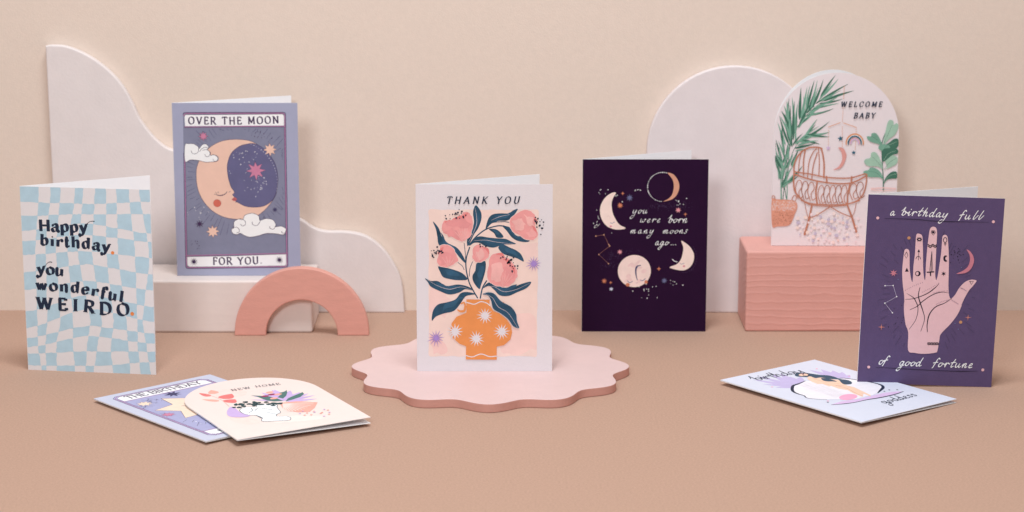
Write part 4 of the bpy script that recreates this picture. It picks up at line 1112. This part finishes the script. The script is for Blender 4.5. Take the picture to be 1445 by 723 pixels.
for q in ([(280, 598), (350, 560), (428, 530)], [(430, 615), (500, 580), (575, 535)], [(530, 622), (590, 606), (655, 604)], [(555, 722), (610, 695), (668, 682)], [(690, 682), (720, 700), (748, 718)], [(768, 575), (790, 585), (820, 602)]):
    L_ = [Vector(p) for p in q]
    for k in range(10):
        t = k/9*(len(L_)-1); j = min(int(t), len(L_)-2); p = L_[j].lerp(L_[j+1], t-j)
        a = random.choice((0, 1, 2))
        A.line([f2((p.x-2, p.y+5)), f2((p.x+(a-1)*3, p.y-5)), f2((p.x+3, p.y+4))], TV, .16, smooth=False, up=False)
A.part('printed_moon', 'rose crescent beside the hand')
A.fill([f2(p) for p in [(822, 238), (855, 256), (882, 300), (886, 350), (860, 410), (810, 445), (732, 452), (790, 425), (835, 385), (852, 330), (845, 280)]], RSE)
A.part('printed_star', 'rose star left of the hand'); A.star(f2((172, 448)), 7, 3.0, 1.3, RSE, jit=.08)
for p, lb in ((f3((208, 214)), 'small orange sparkle at the left'), (f3((915, 134)), 'small pink sparkle at the right')):
    A.part('printed_star', lb); A.star(p, 4, 2.6, .45, ink((204, 124, 108)))
A.part('printed_constellation')
q = [f2((98, 560)), f2((170, 558)), f2((202, 656)), f2((98, 714)), f3((235, 18)), f3((297, 98))]
q = [q[0], q[1], q[2], q[3], q[5]]
A.line(q, ink((196, 186, 210)), .28, smooth=False); A.up()
for p in q: A.dot(p, .5, CW)
A.done()
# ---- 7. THE BIRTHDAY, lying flat
PLAV = mat('card_face_pale_lilac', (196, 198, 216), rough=0.6, var=0.015, vscale=120, bump=0.15, bscale=1500, gain=1.1, spec=0.3)
root, fp = flat_card('lilac THE BIRTHDAY card lying flat beneath the round-topped card', (-.2155, 1.5085), R(42.0), .0030, -.0003, .0019, PLAV)
A = Art(fp, [(290.5, 627), (458, 585), (296.5, 530), (134.8, 565)])
A.crop(0, 0, 1.0)
# drawn directly in millimetres of the card from here on
A.H = lambda x, y: Vector((x*.001, y*.001))
LSL = ink((160, 160, 198), var=.05)
def capH(mm): return (mm,)
random.seed(21)
fr = [(14, 8), (91, 8), (95, 12), (95, 137), (91, 141), (14, 141), (10, 137), (10, 12)]
A.part('printed_border'); A.fill(fr, LSL, smooth=False)
A.part('printed_rays'); A.up()
for k in range(54):
    a = 2*math.pi*k/54+random.uniform(-.03, .03); r0 = random.uniform(42, 48); r1 = r0+random.uniform(5, 18)
    q0 = (52+r0*.8*math.cos(a), 74+r0*math.sin(a)); q1 = (52+r1*.8*math.cos(a), 74+r1*math.sin(a))
    if all(13 < q[0] < 92 and 25 < q[1] < 122 for q in (q0, q1)): A.line([q0, q1], DK, .35, smooth=False, up=False)
A.part('printed_banner', 'white title strip at the top'); A.fill([(13, 126), (92, 126), (92, 136), (89, 139), (16, 139), (13, 136)], CREAM, smooth=False)
A.part('printed_banner', 'white title strip at the foot'); A.fill([(16, 10), (89, 10), (92, 13), (92, 21), (13, 21), (13, 13)], CREAM, smooth=False)
A.part('printed_border')
for ins, m_, w_ in ((0, PLUM, .5), (1.2, MAUVE, .8), (2.3, PLUM, .35)):
    q = [(52.5+(x-52.5)*(1-ins/42), 74.5+(y-74.5)*(1-ins/66)) for x, y in fr]; A.line(q+[q[0]], m_, w_, smooth=False)
A.line([(12, 125), (93, 125)], MAUVE, .8, smooth=False); A.line([(12, 22), (93, 22)], MAUVE, .8, smooth=False)
A.text('THE BIRTHDAY', [(19, 129), (50, 129), (86, 129)], (8.4,), PLUM, thick=.15, thin=.07)
A.part('printed_star', 'big peach pointed star'); A.star((52, 80), 7, 37, 22.5, ink((238, 206, 184)), rot=R(23), edge=PLUM, ew=.45)
A.part('printed_face'); A.line([(38, 87), (41, 84), (40, 80), (43, 76)], PLUM, .6); A.ellipse((46, 72), 4, 4, TERRA, edge=PLUM)
for p, n_, r1, r2, m_, lb in (((20.5, 110), 8, 6.5, 3.6, ink((238, 206, 184)), 'small peach star'), ((51, 119), 8, 7.5, 3.2, DK, 'dark star'), ((17.5, 74), 8, 5.4, 2.8, ROSE, 'small pink star'), ((24, 15.5), 10, 3.8, 1.6, PLUM, 'dark star in the foot strip'), ((81, 15.5), 10, 3.8, 1.6, PLUM, 'dark star in the foot strip')):
    A.part('printed_star', lb); A.star(p, n_, r1, r2, m_, jit=.06, edge=PLUM if m_ not in (PLUM, DK) else None)
A.part('printed_dots'); A.up()
for cx, cy, s_, n_, m_ in ((28, 112, 3.5, 12, PLUM), (16, 103, 3, 6, PLUM), (30, 40, 6, 12, WHT), (36, 32, 5, 10, PLUM), (68, 30, 8, 12, WHT)):
    for _ in range(n_): A.dot((random.gauss(cx, s_), random.gauss(cy, s_)), random.uniform(.35, .75), m_, n=7)
A.done()

# ---- 8. NEW HOME, lying flat on top
PEA = mat('card_face_pale_peach', (234, 216, 210), rough=0.6, var=0.015, vscale=60, bump=0.15, bscale=1500, gain=1.1, spec=0.3)
hw, hh = .1035, .146
root, fp = flat_card('pale peach round-topped NEW HOME card lying flat over a lilac card', (-.1930, 1.5050), R(28.8), .0052, .0020, .0019, PEA, w=hw, h=hh, arch=True)
A = Art(fp, [(334.8, 622.6), (521, 591.5), (410.5, 525), (231, 552.5)], w=hw, h=hh)
A.crop(280, 525, 5.78)
RED = ink((222, 112, 110)); SAL = ink((240, 160, 144)); LPK = ink((246, 204, 196)); GRN = ink((72, 112, 108)); DGR = ink((40, 70, 74)); LLC = ink((192, 164, 214)); PW = ink((226, 228, 233)); OUT = ink((90, 100, 112))
def X(p): return tuple(p)
for q, m_ in (([(150, 165), (230, 150), (330, 150), (390, 170), (380, 200), (300, 215), (200, 205)], LPK), ([(250, 380), (350, 385), (470, 400), (500, 430), (400, 440), (300, 420)], LPK), ([(600, 400), (800, 370), (1000, 380), (1000, 400), (800, 420), (620, 430)], ink((244, 214, 208)))):
    A.part('printed_wash'); A.fill(q, m_)
for a, b, w_, m_ in (((95, 210), (0, 182), 5.5, RED), ((170, 250), (25, 235), 5.0, SAL), ((130, 190), (100, 158), 8, SAL), ((200, 230), (145, 190), 7, LPK), ((200, 232), (272, 190), 12, RED), ((232, 262), (298, 235), 12, RED)):
    A.part('printed_leaf'); A.leaf(a, b, w_, m_)
A.part('printed_stem'); A.line([(60, 195), (130, 215), (200, 250), (250, 295)], SAL, .5)
for a, b, w_ in (((700, 250), (425, 240), 4.5), ((700, 250), (430, 205), 5), ((700, 250), (515, 182), 7), ((705, 245), (600, 160), 8), ((700, 245), (620, 158), 8), ((705, 250), (750, 165), 9), ((715, 250), (830, 178), 7), ((720, 252), (900, 190), 6), ((722, 255), (950, 205), 5), ((722, 257), (970, 235), 5)):
    A.part('printed_frond'); A.leaf(a, b, w_, LLC)
A.part('printed_leaf'); A.fill([(690, 250), (620, 255), (560, 248), (520, 232), (480, 215), (428, 205), (500, 208), (580, 215), (640, 230)], GRN, smooth=False)
A.part('printed_leaf'); A.fill([(645, 222), (670, 200), (660, 185), (700, 175), (720, 162), (725, 185), (715, 210), (690, 232)], GRN, smooth=False)
A.part('printed_leaf'); A.fill([(710, 256), (730, 230), (780, 208), (850, 180), (862, 195), (830, 220), (770, 240)], GRN, smooth=False)
for p, m_ in (((543, 212), ink((150, 40, 90))), ((597, 198), ink((150, 40, 90))), ((582, 180), SAL), ((650, 197), SAL), ((615, 230), SAL)): A.part('printed_berry'); A.ellipse(p, 3.0, 2.2, m_)
A.part('printed_shell', 'coral fan shell')
A.fill([(660, 268), (720, 262), (800, 255), (880, 258), (970, 265), (945, 310), (905, 340), (820, 345), (740, 335), (690, 315)], SAL, smooth=False)
for k in range(12):
    t = k/11; A.line([(690+20*t, 275), (700+t*255, 342-80*t**2.2)], PEA, .9, smooth=False)
A.part('printed_wash', 'lilac patch behind the bust')
A.fill([(232, 340), (260, 300), (300, 310), (350, 350), (420, 365), (400, 380), (320, 384), (250, 375)], LLC)
A.part('printed_bust', 'white classical bust outline')
A.fill([(340, 320), (400, 300), (470, 300), (480, 280), (560, 275), (640, 285), (640, 300), (650, 318), (668, 345), (640, 362), (640, 378), (720, 378), (750, 392), (735, 410), (640, 415), (530, 418), (515, 405), (520, 390), (470, 370), (400, 365), (350, 345)], PW, edge=OUT, ew=.5)
for q in ([(460, 330), (490, 310), (540, 315), (600, 325)], [(470, 368), (500, 385), (520, 395)], [(560, 345), (600, 355), (640, 362)], [(410, 350), (440, 330), (430, 310)]): A.line(q, OUT, .5)
A.part('printed_leaf_wreath', 'dark green leaves on the head')
random.seed(4)
for _ in range(46):
    x = random.uniform(285, 660); y = 262 + random.uniform(-6, 50)*(1-(x-285)/430) + (12 if x > 560 else 0)
    A.leaf((x, y), (x+random.uniform(22, 42)*random.choice((1, 1, -1)), y+random.uniform(-10, 8)), 3.4, DGR)
A.part('printed_dots'); A.up()
for _ in range(14): A.dot((random.uniform(790, 1090), random.uniform(320, 380)), .9, SAL if random.random() < .6 else LLC, n=8)
A.text('NEW HOME', [(278, 170), (480, 140), (672, 118)], (5.0,), ink((84, 84, 96)), thick=.11, thin=.05)
A.done()

# ---- 9. goddess card, lying flat at the right
PBL = mat('card_face_pale_blue', (212, 215, 230), rough=0.58, var=0.015, vscale=60, bump=0.15, bscale=1500, gain=1.1, spec=0.3)
root, fp = flat_card('pale blue birthday goddess card lying flat, shell drawing, partly beneath the violet card', (.2526, 1.5520), R(38.5), .0042, -.0010, .0031, PBL, w=.104, h=.147)
A = Art(fp, [(1216, 599), (1348, 565), (1149.5, 507), (1016, 539)], w=.104, h=.147)
A.crop(1010, 495, 6.568)
def v2(p): return ((150+p[0]/7.225)*6.568, (35+p[1]/7.225)*6.568)
LV2 = ink((184, 172, 214)); DN = ink((30, 40, 66)); SKIN = ink((236, 194, 170)); HAIR = ink((48, 76, 98)); PNK2 = ink((238, 158, 190)); SH = ink((226, 222, 230)); ORC = ink((208, 178, 218))
for a, b, w_ in (((740, 350), (345, 285), 7), ((740, 350), (440, 330), 6), ((740, 355), (560, 362), 6), ((740, 345), (400, 255), 6), ((730, 330), (520, 235), 8), ((760, 330), (600, 225), 8), ((770, 320), (690, 255), 9), ((780, 310), (790, 255), 7),
                 ((1130, 262), (870, 185), 7), ((1140, 262), (980, 180), 8), ((1150, 265), (1090, 190), 9), ((1170, 265), (1180, 205), 8), ((1190, 270), (1250, 235), 7)):
    A.part('printed_petal'); A.leaf(a, b, w_, LV2)
A.part('printed_shell', 'open white shell with a dark rim')
A.fill([(835, 295), (780, 320), (735, 340), (715, 370), (720, 400), (770, 425), (820, 440), (870, 465), (1000, 475), (1150, 470), (1300, 470), (1440, 430), v2((520, 220)), v2((580, 190)), v2((625, 130)), v2((560, 95)), v2((500, 80)), v2((330, 55)), v2((200, 40)), (1200, 270), (1000, 300)], SH, smooth=False)
for x_ in range(0, 9): A.line([(760+x_*22, 330-x_*4+(x_%2)*6), (1120+x_*14, 455-x_*2)], ink((232, 204, 214)), .3, smooth=False, up=False)
A.line([(835, 296), (790, 318), (760, 330), (725, 345), (718, 380), (735, 405), (780, 425), (830, 440), (860, 462), (960, 473), (1040, 476)], DN, [.8, 2.2, 2.6, 1.5, .8, .4])
A.line([v2(p) for p in [(180, 45), (230, 40), (340, 55), (480, 78), (560, 95), (615, 115), (628, 140), (600, 170), (572, 198)]], DN, [.7, 1.4, 1.8, 2.2, 2.6, .8])
A.part('printed_plinth', 'orchid ribbon beneath the shell')
A.fill([v2(p) for p in [(110, 322), (200, 290), (380, 262), (520, 225), (640, 195), (760, 180), (830, 180), (740, 210), (600, 245), (460, 272), (340, 300), (220, 315)]], ORC, smooth=False)
A.line([v2(p) for p in [(105, 325), (220, 315), (340, 298), (460, 270), (600, 245), (740, 212), (830, 180)]], DN, [.5, 1.3, .8, 1.6, 1.6, .8])
A.part('printed_pearl'); A.ellipse(v2((275, 242)), 9.5, 6.0, PNK2, rot=.3)
A.part('printed_figure', 'reclining woman with long dark hair')
A.fill([(850, 250), (900, 240), (960, 255), (1060, 275), (1150, 285), (1190, 320), (1230, 340), (1290, 355), (1340, 380), (1440, 430), v2((500, 235)), v2((430, 205)), v2((420, 240)), v2((330, 205)), v2((270, 170)), v2((180, 155)), v2((100, 125)), (1060, 350), (1000, 325), (950, 325), (900, 305), (860, 280)], SKIN, smooth=False)
A.fill([(735, 235), (760, 215), (830, 215), (900, 225), (970, 235), (1050, 240), (1110, 255), (1160, 275), (1230, 285), (1268, 305), (1260, 325), (1200, 328), (1170, 310), (1140, 280), (1060, 275), (980, 262), (930, 268), (880, 250), (850, 258), (790, 255), (750, 250)], HAIR)
A.fill([(985, 268), (1060, 275), (1130, 300), (1090, 300), (1040, 300), (1000, 290)], HAIR)
A.ellipse((818, 236), 4.2, 3.4, SKIN); A.line([(806, 226), (822, 230)], ink((210, 90, 110)), .9)
A.line([(1000, 325), (1100, 335), (1200, 345), v2((150, 120)), v2((260, 150)), v2((340, 195)), v2((420, 232))], ink((204, 150, 128)), .5)
A.line([(905, 268), (960, 290), (1040, 312), (1150, 322)], ink((204, 150, 128)), .4)
A.text('birthday', [(395, 295), (560, 262), (845, 205)], (13,), DN, font='script', thick=.085, thin=.045, slant=-.1)
A.text('goddess', [v2((640, 308)), v2((800, 270)), v2((985, 218))], (10,), DN, font='script', thick=.095, thin=.05, slant=-.1)
A.part('printed_dots'); A.up()
for p in ((530, 358), (1050, 490), (1245, 248), (940, 175)): A.dot(p, 1.0, PNK2, n=8)
for p in ((640, 180), (690, 165), (770, 162), (70, 300), (700, 300)): A.dot(v2(p), .8, DN, n=7)
A.done()
